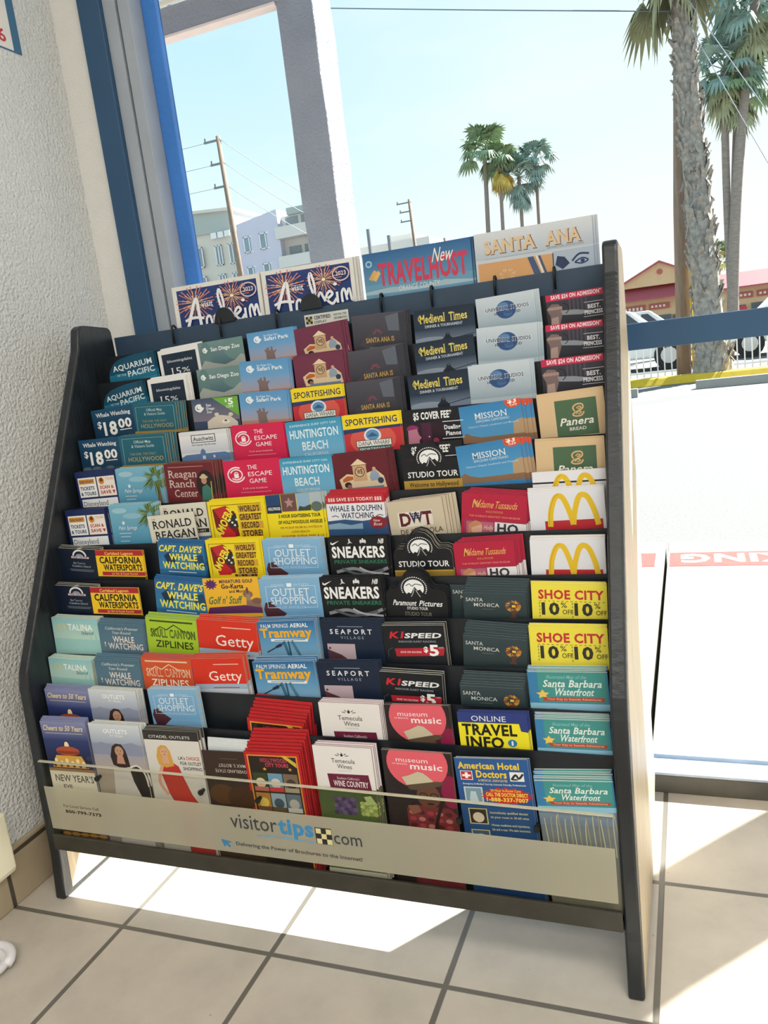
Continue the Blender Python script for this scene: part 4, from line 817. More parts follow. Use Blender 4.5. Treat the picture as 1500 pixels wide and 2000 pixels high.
# ------------------------------------------------------------------ brochures, stack by stack
POS = [
  [(-0.084,0.12,0.9993,2.4),(-0.092,0.1096,0.9406,5.7),(-0.0971,0.1029,0.8992,2.3),(-0.1105,0.099,0.8434,0.3),(-0.1033,0.0968,0.7847,1.3),(-0.1122,0.0963,0.7167,1.1),(-0.1066,0.1111,0.6471,-4.1),(-0.107,0.1101,0.5819,-2.5),(-0.1079,0.1082,0.5274,-1.7),(-0.1113,0.1014,0.458,-1.8),(-0.1059,0.103,0.4092,-0.3),(-0.1034,0.1052,0.3594,1.3)],
  [(0.0332,0.0963,0.9997,2.3),(0.0192,0.0918,0.9447,1.0),(0.0053,0.1025,0.8985,-1.9),(-0.0058,0.1106,0.8428,-0.9),(-0.0005,0.1044,0.7838,-0.9),(0.0,0.1071,0.7211,-0.0),(-0.0178,0.1078,0.643,-1.4),(-0.0211,0.1098,0.5796,-0.9),(-0.0034,0.0998,0.5175,-1.6),(-0.0028,0.0995,0.4593,-0.6),(-0.0016,0.1056,0.4138,-0.2),(0.0118,0.1111,0.3615,0.5)],
  [(0.1331,0.1009,1.0038,1.5),(0.1418,0.1012,0.9515,-0.1),(0.144,0.1018,0.8964,-1.1),(0.1323,0.106,0.8397,0.1),(0.1139,0.1064,0.7862,-1.2),(0.0861,0.1029,0.7003,3.0),(0.1181,0.0989,0.6529,-3.8),(0.1227,0.1074,0.5914,-4.7),(0.1106,0.1076,0.5293,-3.6),(0.1058,0.1059,0.4653,-0.5),(0.1277,0.1004,0.4204,2.0),(0.13,0.113,0.3569,1.3)],
  [(0.2446,0.1009,1.0086,1.0),(0.2399,0.1048,0.9547,-1.2),(0.2488,0.0997,0.8983,-1.8),(0.2493,0.1093,0.8425,-0.4),(0.2464,0.1157,0.784,0.3),(0.2246,0.1179,0.7195,0.8),(0.2265,0.1091,0.6563,0.2),(0.228,0.1116,0.5948,1.2),(0.2241,0.1188,0.5256,-3.0),(0.2111,0.1043,0.4682,2.6),None,(0.2377,0.0969,0.3269,1.6)],
  [(0.3437,0.0997,1.0042,2.4),(0.3527,0.1015,0.9537,0.2),(0.3584,0.103,0.8962,0.4),(0.361,0.1087,0.8414,1.3),(0.3543,0.1034,0.7813,0.6),(0.3401,0.1077,0.7242,0.4),(0.3415,0.1102,0.6524,-0.3),(0.3413,0.1146,0.5926,1.1),(0.3389,0.1085,0.5266,2.4),(0.3384,0.1153,0.4664,2.6),(0.3243,0.1064,0.3744,-2.5),(0.3233,0.1028,0.3316,1.8)],
  [(0.4668,0.1044,1.0104,-1.6),(0.4653,0.107,0.9511,1.9),(0.4674,0.1032,0.8969,1.0),(0.4712,0.106,0.843,0.7),(0.451,0.108,0.7817,2.0),(0.4542,0.1056,0.7167,-0.6),(0.4633,0.1048,0.653,-0.4),(0.4539,0.109,0.5931,0.2),(0.4567,0.107,0.5281,0.1),(0.4544,0.1082,0.4685,1.2),(0.4607,0.1048,0.4116,0.5),(0.4515,0.101,0.351,0.7)],
  [(0.5872,0.1103,1.005,-0.4),(0.5909,0.1075,0.9512,2.3),(0.5861,0.1086,0.8972,1.6),(0.5814,0.104,0.8414,-0.0),(0.5823,0.1,0.7628,0.0),(0.5572,0.0956,0.7038,3.8),(0.5736,0.0987,0.6303,-0.0),(0.5656,0.102,0.5716,-2.2),(0.5622,0.1026,0.5215,1.1),(0.5594,0.1038,0.4535,-1.7),(0.5731,0.1048,0.4139,1.6),(0.5742,0.1107,0.3516,0.4)],
  [(0.696,0.1008,1.0115,1.6),(0.7017,0.102,0.9596,-1.6),(0.6904,0.103,0.9019,0.6),(0.6783,0.1026,0.8417,3.5),(0.6777,0.1047,0.7834,4.7),(0.6905,0.1033,0.7052,-6.5),(0.6735,0.0965,0.6383,1.7),(0.6899,0.0965,0.5643,-2.2),(0.691,0.0968,0.5032,-3.8),(0.6864,0.0972,0.4356,-0.9),(0.6894,0.1044,0.4074,1.4),(0.688,0.109,0.3492,2.8)],
  [(0.81,0.0921,1.0006,1.1),(0.8106,0.0904,0.9512,-0.6),(0.8082,0.0971,0.8986,0.6),(0.8058,0.1026,0.8454,2.4),(0.8052,0.1044,0.7775,-0.5),(0.799,0.1132,0.7074,0.9),(0.8007,0.1097,0.6382,-0.9),(0.8025,0.109,0.5775,-1.7),(0.8008,0.1116,0.5212,-0.5),(0.799,0.1128,0.4635,1.2),(0.8051,0.1047,0.4033,1.3),(0.8043,0.1093,0.3236,4.0)],
]
GRID = ['aq aq wh wh tk tk nv nv ct ct ch ch', 'bl bl hw hw ps ps cw cw yw yw wo wo', 'zo zo zc au rr rg cd cd sg so ol ci', 'sf sf sf es es am am mg ge ge -- br', 'wb wb sp hb hb yh ol ol tr tr rd rd',
        'sa sa sa sp wm wd sn sn se se te te', 'mt mt mt cf st dw sv sw k1 k1 mu mu', 'un un un mi mi md md sm sm sm ti do', 'mv mv mv pa pa mc mc sc sc sb sb sb']
# copies in a stack: how many, and how each further one is shifted to the right and up (mm)
STK = {'aq': (2, 4, -1), 'bl': (4, 2.5, 1.5), 'wh': (1, 0, 0), 'hw': (5, 4, .3), 'tk': (3, 2.5, .5), 'ps': (4, 2, .8), 'nv': (3, 2, 2), 'cw': (2, 1, .6), 'ct': (5, .8, .4), 'yw': (4, 1.5, 3), 'ch': (4, .5, 2.2), 'wo': (4, 3, .8), 'zo': (1, 0, 0), 'zc': (1, 0, 0),
       'au': (3, 2, .3), 'rr': (5, 4, .4), 'rg': (1, 0, 0), 'cd': (3, 1, 3), 'sg': (4, 2, 2.5), 'so': (4, 2, 2.5), 'ol': (3, 2.5, 1.5), 'ci': (4, 2, 1.5), 'sf': (3, 3, -.4), 'es': (2, 3, .3), 'am': (3, 4, 1.5), 'mg': (1, 0, 0), 'ge': (4, 2, 2.5), 'br': (1, 0, 0), 'wb': (3, 5, 1), 'wm': (5, 3, .6), 'sp': (2, 2, .3), 'hb': (2, 2.5, .4),
       'yh': (3, 4, .3), 'tr': (4, 1.5, 2), 'rd': (8, 2, 4.8), 'sa': (3, 3, .3), 'wd': (5, 1.5, 2), 'sn': (3, 2, 1), 'se': (3, 1.5, 1.2), 'te': (4, 2, 1.6), 'mt': (1, 0, 0), 'cf': (1, 0, 0), 'st': (1, 0, 0), 'dw': (5, 5, 1), 'sv': (4, 1, 2.2), 'sw': (4, .8, 2), 'k1': (3, 1.5, 2), 'mu': (2, 1, 1.2), 'un': (3, 3.5, .2), 'mi': (4, 6, -.6),
       'md': (5, 3, 1.6), 'sm': (7, 1, 3.4), 'ti': (3, 2, 1.6), 'do': (2, 2, 1), 'mv': (1, 0, 0), 'pa': (3, -.8, 1.5), 'mc': (4, -.3, 1.3), 'sc': (3, -.5, 1.6), 'sb': (5, -.6, .9)}
W0 = .104
# print runs set tighter towards the head of the sheet
VS = dict(an=.74, tv=.92, sx=.7, sc=.76, sb=.74, pa=.84, mc=.80, un=.77, mi=.79, mt=.8, mv=.82, cf=.81, st=.82, sv=.82, sw=.85, sn=.91, ol=.77, tr=.8, se=.87, k1=.8, te=.83, mu=.86, ge=.8, sg=.93, so=.88, yw=.88, ct=.62, cd=.86, am=.84, mg=.72, cw=.84, nv=.75, rr=.95, au=.75, es=.76, wb=.77, wm=.8, sp=.85, wd=.78, dw=.84, sf=.70, zo=.83, zc=.7, hw=.83, wh=1.06, aq=.66, rg=.92, do=.88, ti=.79, sm=.75, md=.92, ch=.87, wo=.76, ci=.82, rd=.93)
def tighten(art, s):
    out = []
    for a in art:
        if isinstance(a, list):
            out.append(tighten(a, s))
        elif a[0] == 'T':
            out.append(('T', a[1], a[2], a[3], a[4] * s, a[5] * s ** .6, a[6], a[7], a[8]))
        else:
            out.append((a[0], [(u, v * s if v < 2.0 else v) for u, v in a[1]]) + a[2:])
    return out
ME = {}
for k, d in D.items():
    wd_ = .207 if d['name'] == 'magazine' else W0
    ME[k] = printed(d['name'], wd_, d['H'], d['th'], d['base'], d['edge'], tighten(d['art'], VS.get(k, 1.0)), d['outline'], d['bow'])
def put(k, loc, w, roll, lean=1.5, W=W0, foot=None):
    o = bpy.data.objects.new(D[k]['name'], ME[k])
    COL.objects.link(o)
    s = w / W
    sz = s if foot is None else min(s, (loc[2] - foot) / (2.25 * W))
    o.matrix_world = Matrix.Translation(loc) @ Matrix.Rotation(math.radians(-lean), 4, 'X') @ Matrix.Rotation(math.radians(-roll), 4, 'Y') @ Matrix.Diagonal((s, 1, sz, 1))
    return o
TOTAL = 0
for c, row in enumerate(GRID):
    keys = row.split()
    for t, k in enumerate(keys):
        if k == '--':
            continue
        x, w_, z, roll = POS[c][t]
        same = [(cc, tt) for cc, rr_ in enumerate(GRID) for tt, kk in enumerate(rr_.split()) if kk == k]
        same.sort(key=lambda q: q[1])
        i = same.index((c, t))
        where = {1: 'its', 2: ('the upper', 'the lower')[i % 2], 3: ('the top', 'the middle', 'the lowest')[i % 3]}[len(same)]
        if k == 'ol' and c == 2:
            where = 'the left-hand'
        if k == 'ol' and c == 4:
            where = ('the upper', 'the lower')[t - 6]
        n, dx, dz = STK[k]
        if k == 'sb' and t == 11:
            n, dz = 6, 1.6
        n = max(1, n)
        fy = 0.0
        if k == 'nv':
            x, w_, dx = -.1135, .099, .3
        if k in ('cw', 'rg'):
            fy = -.0045
        d = D[k]
        step = d['th'] + .0002
        grp = '%s, %s stack' % (d['label'], where)
        for j in range(n):
            rj = random.Random(c * 1000 + t * 50 + j)
            o = put(k, (x + j * dx * .001 + (rj.uniform(-.0012, .0012) if j else 0), YT[t] * U + fy + j * step, z + j * dz * .001 + (rj.uniform(-.0006, .0006) if j else 0)), w_, roll + (rj.uniform(-.7, .7) if j else 0) * (.4 if t > 5 else 1), foot=.119 if t == 11 else None)
            pos = (' at the front of ' if n > 1 else ' in ') if j == 0 else ' tucked behind in '
            tail = {'its': 'its stack' if n > 1 else 'its pocket'}.get(where, where + (' stack' if n > 1 else ' pocket'))
            tag(o, d['label'] + pos + tail, 'brochure', grp if n > 1 else None)
            TOTAL += 1
# odd ones
x, w_, z, roll = POS[2][5]
tag(put('rg', (x + .022, YT[5] * U + .006, z + .016), w_, 1.5), 'cream brochure with black serif title half hidden behind its tilted twin', 'brochure')
x, w_, z, roll = POS[6][4]
tag(put('cf', (x, YT[4] * U + .006, z + .026), w_ * 1.05, .5), 'black musician brochure behind the arched studio brochure', 'brochure')
x, w_, z, roll = POS[8][5]
tag(put('mc', (x + .004, YT[5] * U + .0175, z + .026), w_ * .97, .3), 'white folder standing taller at the back, only its arch tops showing', 'folder')
x, w_, z, roll = POS[7][7]
tag(put('sm', (x - .024, YT[7] * U + .0135, z + .008), w_, -2), 'dark green tree brochure slipped out leftwards from the top stack', 'brochure')
D['pl'] = dict(name='leaflet')
ME['pl'] = printed('leaflet', W0, 2.25, .0016, 'd8dcde', 'e6e8e6', [G(.02, .03, .98, .5, 'cfd6da', '9fc0d2')])
x, w_, z, roll = POS[3][11]
for j in range(4):
    tag(put('pl', (x + .012 - .001 * j, YT[11] * U + .004 + .0022 * j, z + .008 + .0032 * j), w_, -1.2 + .4 * j, foot=.119), 'plain white leaflet standing behind the dark brown brochure', 'leaflet', 'plain white leaflets behind the brown brochure')
# magazines standing behind the header
for k, x0, x1, z, roll, n, lab in (('an', -.024, .667, 3.745, -.3, 2, 'left'), ('an', .680, 1.337, 3.745, -1.6, 3, 'right'), ('tv', 1.403, 2.096, 3.742, -1.2, 3, ''), ('sx', 2.118, 2.798, 3.745, -1.0, 3, '')):
    for j in range(n):
        o = put(k, ((x0 + x1) / 2 * U + .0035 * j, hy + .0105 + .0066 * j, z * U + .0006 * j), (x1 - x0) * U, roll * .35 + .25 * j, .8, .207)
        lb = D[k]['label']
        tag(o, lb + (', the %s-hand pile' % lab if lab else '') + (' in front' if j == 0 else ' behind the front copy'), 'magazine', '%s%s' % (lb, ', %s-hand pile' % lab if lab else ''))
# ------------------------------------------------------------------ outdoors
white_stucco = mat('outdoor_stucco', '9496a0', .85, .05, 8, .5, 90)
conc = mat('concrete', '9e9a92', .85, .05, 5, .15, 60)
asph = mat('asphalt', '727273', .9, .12, 60, .3, 300)
GZ = -.15
q = MB()
for x0, x1 in ((-6, .850), (.862, 3.4), (3.412, 9)):
    q.box(x0, YW + .13, -.2, x1, 2.68, -.03)
struct(q.build('sidewalk', conc, bevel=.006))
struct(box('parking_lot', asph, (-120, 2.68, -.4, 120, 170, GZ)))
struct(box('ground_strip', asph, (-120, YW + .12, -.5, 120, 2.68, -.19)))
redp = mat('kerb_red', 'c2443f', .7, .12, 25)
q = MB()
for x0, x1 in ((-2, .815), (.872, 3.3)):
    q.box(x0, 2.29, -.030, x1, 2.49, -.0285)
struct(q.build('kerb_stripe', redp))
whitep = mat('road_paint', 'efece6', .7, .06, 30)
for word, x0, x1 in (('PARKING', .915, 1.62), ('NO', 1.72, 1.92)):
    vs, fs, bars = TXT[(word, 'B')]
    lo_, hi_ = min(v[0] for v in vs), max(v[0] for v in vs)
    q = MB()
    for f in fs:                                  # painted to be read from the parking lot
        q.poly([(x1 - (vs[i][0] - lo_) / (hi_ - lo_) * (x1 - x0), 2.455 - vs[i][1] / .729 * .12, -.0282) for i in f])
    o = q.build('painted_word', whitep)
    tag(o, 'white word painted upside down on the red kerb stripe' if word == 'PARKING' else 'short white word painted beyond the longer one on the red stripe', 'road marking')
struct(box('lot_line', whitep, (-.4, 9.0, GZ, 12, 9.12, GZ + .002)))
# porch: columns and roof beam
def column(x0, x1, y0, y1, lab):
    q = MB()
    n = 18
    for k in range(n):
        z0, z1 = -.03 + 2.9 * k / n, -.03 + 2.9 * (k + 1) / n
    rs = []
    for k in range(n + 1):
        z = -.03 + 2.9 * k / n
        rs.append([(x + random.uniform(-.003, .003), y + random.uniform(-.003, .003), z) for x, y in ((x0, y0), (x1, y0), (x1, y1), (x0, y1))])
    q.rings(rs)
    return tag(q.build('porch_column', white_stucco, bevel=.006), lab, 'column')
column(-.485, -.328, 2.20, 2.40, 'square stucco porch column standing outside the window')
column(1.845, 2.005, 1.30, 1.45, 'square stucco porch column outside to the right of the rack')
beam = empty('porch_roof', (-2, 2.3, 2.35))
tag(beam, 'pale porch roof edge at the top left beyond the glass', 'roof')
box('fascia', white_stucco, (-4, 2.19, 2.35, -.33, 2.245, 2.455), beam, .004)
box('soffit', white_stucco, (-4, 1.2, 2.62, -.36, 2.19, 2.70), beam, .004)
box('sun_block', white_stucco, (-4, YW + .13, 2.50, 5, 1.60, 2.62), beam, .004)  # added out of view to keep direct sun off the left wall
box('lit_underside', mat('bounce_pink', 'e6d6d0', .7, .03), (-4, 2.188, 2.338, -.486, 2.247, 2.35), beam, .002)  # beam underside; light bounced off the ground is put into this pink
box('upper_trim', mat('cream_trim', 'efe6d6', .7, .03), (-4, 2.175, 2.455, -.486, 2.19, 2.475), beam, .002)
# far kerb, wheel stops, fence
yel = mat('kerb_yellow', 'e0b82a', .6, .08, 12)
kb = MB()
kb.hull([(-14, 12.75, GZ), (-14, 13.15, GZ), (-14, 13.15, GZ + .13), (-14, 12.85, GZ + .13)], [(16, 14.3, GZ), (16, 14.7, GZ), (16, 14.7, GZ + .13), (16, 14.4, GZ + .13)])
tag(kb.build('yellow_kerb', yel, bevel=.02), 'yellow painted kerb along the far edge of the parking lot', 'kerb')
for x0, x1, y, lab in ((-1.9, .24, 11.6, 'white concrete wheel stop beyond the side of the rack'), (1.06, 3.3, 12.1, 'white concrete wheel stop in front of the shaggy palm')):
    q = MB()
    q.hull([(x0, y, GZ), (x0, y + .2, GZ), (x0, y + .15, GZ + .13), (x0, y + .04, GZ + .13)], [(x1, y, GZ), (x1, y + .2, GZ), (x1, y + .15, GZ + .13), (x1, y + .04, GZ + .13)])
    tag(q.build('wheel_stop', conc, bevel=.01), lab, 'wheel stop')
fen = empty('picket_fence', (1, 15.2, GZ))
tag(fen, 'white metal picket fence behind the yellow kerb', 'fence')
fw = mat('fence_white', 'f0efec', .5, .03)
for i in range(56):
    x = -2.2 + .125 * i
    y = 15.0 + .03 * x
    box('picket', fw, (x - .011, y, GZ, x + .011, y + .02, .80), fen)
for z in (-.02, .76):
    q = MB()
    q.hull([(-3, 14.91, z), (-3, 14.94, z), (-3, 14.94, z + .035), (-3, 14.91, z + .035)], [(6, 15.18, z), (6, 15.21, z), (6, 15.21, z + .035), (6, 15.18, z + .035)])
    q.build('rail', fw, fen)
# poles and wires
polem = mat('pole_wood', '8d7a6b', .85, .2, 8, .4, 40, stretch=(3, 3, .4))
steel = mat('pole_grey', '7d8388', .6, .1, 20)
pp = empty('utility_pole', (.86, 14.45, GZ))
tag(pp, 'brown wooden utility pole standing just left of the shaggy palm', 'utility pole')
q = MB()
q.tube([(.885, 14.45, GZ), (.95, 14.45, 2.8), (1.06, 14.45, 5.4), (1.16, 14.45, 8)], [.125, .118, .11, .10], 14)
q.build('pole', polem, pp, smooth=True)
q = MB()
q.tube([(1.05, 14.3, GZ), (1.06, 14.3, 1.75)], .02, 8)
q.build('guy_guard', yel, pp, smooth=True)
def line_pole(x, y, top, r, arms, lab, lean=0.0):
    e = empty('utility_pole', (x, y, GZ))
    tag(e, lab, 'utility pole')
    q = MB()
    q.tube([(x + lean, y, GZ), (x, y, top)], [r * 1.25, r * .8], 10)
    q.build('pole', polem, e, smooth=True)
    for z, l in arms:
        q = MB()
        q.box(x - l, y - .08, z - .05, x + .15, y + .02, z + .05)
        q.tube([(x - l + .08, y - .03, z + .05), (x - l + .08, y - .03, z + .22)], .05, 6)
        q.build('crossarm', steel, e)
    return e
line_pole(-22.55, 40, 13.7, .16, ((13.5, .9), (12.3, .7), (11.1, .7)), 'tall leaning utility pole in front of the pale apartments', .25)
line_pole(-21.55, 70, 14.1, .16, ((13.85, 1.2), (13.1, 1.0), (12.3, 1.0)), 'thin utility pole with three arms above the travel magazine', .3)
line_pole(-19.2, 72, 10.6, .16, ((9.6, 4.5),), 'short pole end just right of the thin three armed pole')
for x, t, lab in ((-10.69, 5.87, 'grey post end above the gap between magazines, taller of two'), (-9.85, 5.5, 'grey post end above the travel magazine, shorter of two')):
    q = MB()
    q.tube([(x, 30, GZ), (x, 30, t)], .075, 8)
    tag(q.build('sign_post', steel), lab, 'post')
wm_ = mat('wire', '9fa9b2', .6, .02)
wd = mat('wire_dark', '6f7f90', .6, .02)
def wire(a, b, sag, r, lab, mt=wm_, grp=None):
    q = MB()
    q.tube([tuple(a[i] + (b[i] - a[i]) * k / 12 - (sag * 4 * (k / 12) * (1 - k / 12) if i == 2 else 0) for i in range(3)) for k in range(13)], r, 5)
    tag(q.build('power_line', mt, smooth=True), lab, 'power line', grp)
for k, z in enumerate((13.5, 12.3, 11.1)):
    nm = ('topmost', 'middle', 'lowest')[k]
    wire((-45, 42, z + 1.6), (-23.3, 40, z), .3, .018, '%s wire running left from the leaning pole' % nm)
    wire((-22.4, 40, z), (-19.2, 46, z - 3.3), .15, .018, '%s wire running right from the leaning pole' % nm)
wire((-9, 14, 8.35), (1.05, 14, 5.72), .02, .011, 'long dark wire across the top of the sky', wd)
wire((1.2, 13, 5.5), (2.9, 13, 2.6), .02, .006, 'pale guy wire slanting down beside the palms, upper of two')
wire((1.2, 13, 5.15), (2.9, 13, 1.6), .02, .006, 'pale guy wire slanting down beside the palms, lower of two')
# palms
bark = mat('palm_bark', '9a948c', .9, .35, 14, .6, 30)
thin = mat('palm_trunk', '8a8078', .9, .2, 6, .3, 20, stretch=(1, 1, 4))
leafg = mat('palm_leaf', '8aa07a', .6, .25, 2.5)  # leaf colours lightened; distance haze is put into them
leafd = mat('palm_dry', '9da07e', .7, .25, 3)
leafb = mat('palm_blue_green', '88a096', .6, .25, 2.5)
def frond(q, c, az, el, l, r, rnd, droop=.5):
    """a fan leaf: a stalk and a split fan at its end"""
    d = Vector((math.cos(az) * math.cos(el), math.sin(az) * math.cos(el), math.sin(el)))
    c = Vector(c)
    tip = c + d * l - Vector((0, 0, l * l * droop * .12))
    q.tube([c, (c + tip) / 2 + Vector((0, 0, l * .05)), tip], [.022 * r + .008, .018 * r + .006, .012 * r + .005], 4)
    side = d.cross(Vector((0, 0, 1)))
    side = side.normalized() if side.length > .05 else Vector((1, 0, 0))
    up = side.cross(d).normalized()
    nseg = 15
    for i in range(nseg):
        a = (i / (nseg - 1) - .5) * 3.7
        v = d * math.cos(a) + side * math.sin(a) - up * .18
        v2 = v * r * (1 - .18 * abs(a) / 1.8) * rnd.uniform(.85, 1.08)
        wv = side * math.cos(a) - d * math.sin(a)
        mid = tip + v2 * .55
        end = tip + v2 + Vector((0, 0, -r * (droop * .55 + .1 * rnd.random())))
        wv *= r * .105
        for s_ in (-1, 1):
            q.poly([tip, mid + wv * s_ - up * .02 * r, end, mid + up * .03 * r])
def palm(base, top, r0, r1, lab, cr, nf, seed, shaggy=False, leaf=leafg, skirt=0, bow=0.0, dry=None):
    rnd = random.Random(seed)
    b, t = Vector(base), Vector(top)
    e = empty('fan_palm', base)
    tag(e, lab, 'palm tree')
    def ax(k):
        return b + (t - b) * k + Vector((bow * math.sin(math.pi * k), 0, 0))
    def rad(k):
        return r0 + (r1 - r0) * k + (.12 * max(0, .08 - k) / .08 if shaggy else .06 * max(0, .05 - k) / .05)
    q = MB()
    q.tube([ax(k / 16) for k in range(17)], [rad(k / 16) for k in range(17)], 14)
    if shaggy:                       # old leaf bases standing off the trunk
        h = (t - b).length
        for i in range(int(h * 75)):
            k = rnd.uniform(.02, .98)
            a = rnd.uniform(0, 2 * math.pi)
            c = ax(k)
            o = Vector((math.cos(a), math.sin(a), 0))
            s = Vector((-math.sin(a), math.cos(a), 0))
            R_ = rad(k) * .93
            wd_, ln, out_ = rnd.uniform(.025, .065), rnd.uniform(.10, .28), rnd.uniform(.03, .11)
            sk = s * rnd.uniform(-.08, .08)
            p0 = c + o * R_
            p1 = p0 + Vector((0, 0, ln * (1 if rnd.random() < .75 else -1))) + o * out_ + sk
            q.hull([p0 - s * wd_ + o * .0, p0 + s * wd_, p0 + s * wd_ - o * .04], [p1 - s * wd_ * .5, p1 + s * wd_ * .5, p1 + s * wd_ * .4 - o * .035])
    q.build('trunk', bark if shaggy else thin, e, smooth=not shaggy)
    q = MB()
    for i in range(nf):
        az = 2.4 * i + rnd.uniform(-.3, .3)
        el = rnd.uniform(-.55, 1.35) if i > nf // 4 else rnd.uniform(.6, 1.4)
        frond(q, t, az, el, cr * rnd.uniform(.45, .6), cr * rnd.uniform(.42, .55), rnd, .35 + .5 * (el < .3))
    q.build('crown', leaf, e)
    if skirt:
        q = MB()
        for i in range(skirt):
            az = 2.4 * i + rnd.uniform(-.3, .3)
            frond(q, t - Vector((0, 0, rnd.uniform(.02, .35) * cr)), az, rnd.uniform(-1.3, -.6), cr * rnd.uniform(.3, .5), cr * rnd.uniform(.35, .5), rnd, .8)
        q.build('dead_skirt', dry or leafd, e)
    return e
palm((1.37, 14.05, GZ), (1.02, 14.05, 7.1), .255, .125, 'thick shaggy palm trunk behind the fence, its head cut by the frame', 1.6, 24, 3, True, leafb, 7)
palm((2.30, 26, GZ), (2.26, 26, 7.75), .12, .10, 'slim palm with straight trunk beside the leaning one', 1.25, 24, 5, False, leafb, 10, -.06)
palm((2.38, 26.2, GZ), (2.62, 26.2, 7.2), .10, .09, 'slim palm half hidden between its straight and leaning neighbours', 1.15, 20, 8, False, leafg, 8, -.10)
palm((2.22, 25.8, GZ), (3.10, 25.8, 9.3), .17, .12, 'leaning slim palm with the highest head at the right', 1.6, 28, 12, False, leafb, 8, -.16)
palm((-14.05, 65, GZ), (-13.35, 65, 15.6), .21, .16, 'tallest of the four distant palms, its head leftmost', 2.5, 30, 21, False, leafg, 0, 0)
palm((-12.75, 65, GZ), (-12.25, 65, 14.6), .17, .13, 'distant palm with yellow dry fronds right of the tallest', 2.0, 26, 22, False, leafg, 8, 0, mat('palm_yellow', 'c9b25c', .7, .25, 3))
palm((-11.15, 66, GZ), (-11.0, 66, 13.4), .17, .14, 'distant palm with low hanging head, third along the row', 2.2, 28, 23, False, leafb, 9, 0, leafb)
palm((-10.1, 67, GZ), (-9.75, 67, 14.6), .16, .12, 'rightmost of the four distant palms with bluish head', 2.0, 28, 24, False, leafb, 0)
palm((-.05 + 6.0 - 3.2, 56, GZ), (2.9, 56, 4.2), .2, .2, 'low bushy palm above the shop roof right of the leaning palm', 1.5, 26, 31, False, leafg, 0)
palm((.6, 57, GZ), (.6, 57, 3.4), .2, .2, 'low bushy palm peeping over the gable roof', 1.2, 22, 32, False, leafb, 0)
# shops beyond the lot
tanw = mat('shop_wall', 'dcb98f', .8, .04, 3)
redr = mat('shop_roof', 'b0565c', .7, .10, 6, .3, 4, stretch=(8, 1, 1))
dark = mat('shop_glass', '4a555c', .25, .15, 1.5)
signr = mat('shop_sign', 'b85c54', .6, .12, 2)
lite = mat('shop_pale', 'e6ded2', .7, .05, 2)
sh = empty('shop_row', (2, 50, GZ))
tag(sh, 'low tan shop row with red roof and gable across the lot', 'building')
box('wall', tanw, (-3.2, 50, GZ, 14, 60, 2.35), sh)
q = MB()
q.hull([(-2.95, 49.4, 2.2), (-2.95, 49.4, 2.28), (-2.95, 51.0, 3.12), (-2.95, 51.2, 3.05)], [(14.2, 49.4, 2.2), (14.2, 49.4, 2.28), (14.2, 51.0, 3.12), (14.2, 51.2, 3.05)])
q.build('roof', redr, sh)
q = MB()
q.hull([(-2.75, 50.2, 3.0), (1.9, 50.2, 3.0), (1.9, 50.2, 3.16), (-.42, 50.2, 4.28), (-2.75, 50.2, 3.16)], [(-2.75, 59, 3.0), (1.9, 59, 3.0), (1.9, 59, 3.16), (-.42, 59, 4.28), (-2.75, 59, 3.16)])
q.build('gable', tanw, sh)
q = MB()
for s_ in (-1, 1):
    xe = -.42 + 2.5 * s_
    q.hull([(xe, 49.95, 3.06), (-.42, 49.95, 4.28), (-.42, 49.95, 4.38), (xe, 49.95, 3.16)], [(xe, 59, 3.06), (-.42, 59, 4.28), (-.42, 59, 4.38), (xe, 59, 3.16)])
q.build('gable_trim', redr, sh)
q = MB()
q.tube([(-.42, 50.19, 3.75), (-.42, 50.14, 3.75)], .16, 14)
q.build('round_vent', signr, sh)
for x0, x1, z0, z1 in ((-2.6, -1.3, 1.55, 1.95), (-1.1, .05, 1.62, 1.95), (.5, 1.5, 1.6, 1.98), (3.25, 4.5, 1.62, 1.95), (4.7, 6.6, 1.62, 1.95)):
    q = MB()
    q.box(x0, 49.9, z0, x1, 50, z1)
    f = q.build('shop_sign', signr, sh)
    q = MB()
    n = int((x1 - x0) / .24)
    for i in range(n):
        q.box(x0 + .12 + .22 * i, 49.87, z0 + .1, x0 + .12 + .22 * i + .13, 49.9, z1 - .1)
    q.build('sign_letters', lite, f)
for x0, x1, z1 in ((-2.6, -1.2, 1.2), (-.7, .1, 1.25), (.2, .9, 1.2), (3.4, 4.1, 1.25), (4.4, 6.4, 1.3)):
    q = MB()
    q.box(x0, 49.9, GZ, x1, 50, z1)
    q.build('shop_window', dark, sh)
q = MB()
q.tube([(3.95, 49.85, 1.0), (3.95, 49.8, 1.0)], .22, 14)
q.build('round_sign', mat('sign_red', 'd03c44', .5, .04), sh)
# pale apartments far behind
wallw = mat('apartment_white', 'dcd8d2', .8, .02)
wallc = mat('apartment_cream', 'd9d3c6', .8, .02)
walll = mat('apartment_lavender', 'd3d1e0', .8, .02)  # walls here are lightened towards white; haze is put into the colour
parap = mat('apartment_green_grey', 'b0b8b2', .8, .03)
wglass = mat('apartment_glass', '8ba0a8', .2, .15, .4)
wfr = mat('apartment_frame', 'eef0f0', .6, .02)
shade = mat('apartment_opening', '949da0', .7, .05)
def rectwin(parent, x0, z0, x1, z1, y, g=wglass):
    q = MB()
    for a in ((x0, z0, x1, z0 + .12), (x0, z1 - .12, x1, z1), (x0, z0, x0 + .12, z1), (x1 - .12, z0, x1, z1), ((x0 + x1) / 2 - .06, z0, (x0 + x1) / 2 + .06, z1)):
        q.box(a[0], y - .12, a[1], a[2], y, a[3])
    f = q.build('window', wfr, parent)
    box('window_pane', g, (x0, y - .05, z0, x1, y, z1), f)
ap = empty('apartment_block', (-56, 90, GZ))
tag(ap, 'cream apartment block with green grey parapet beside the blue frame', 'building')
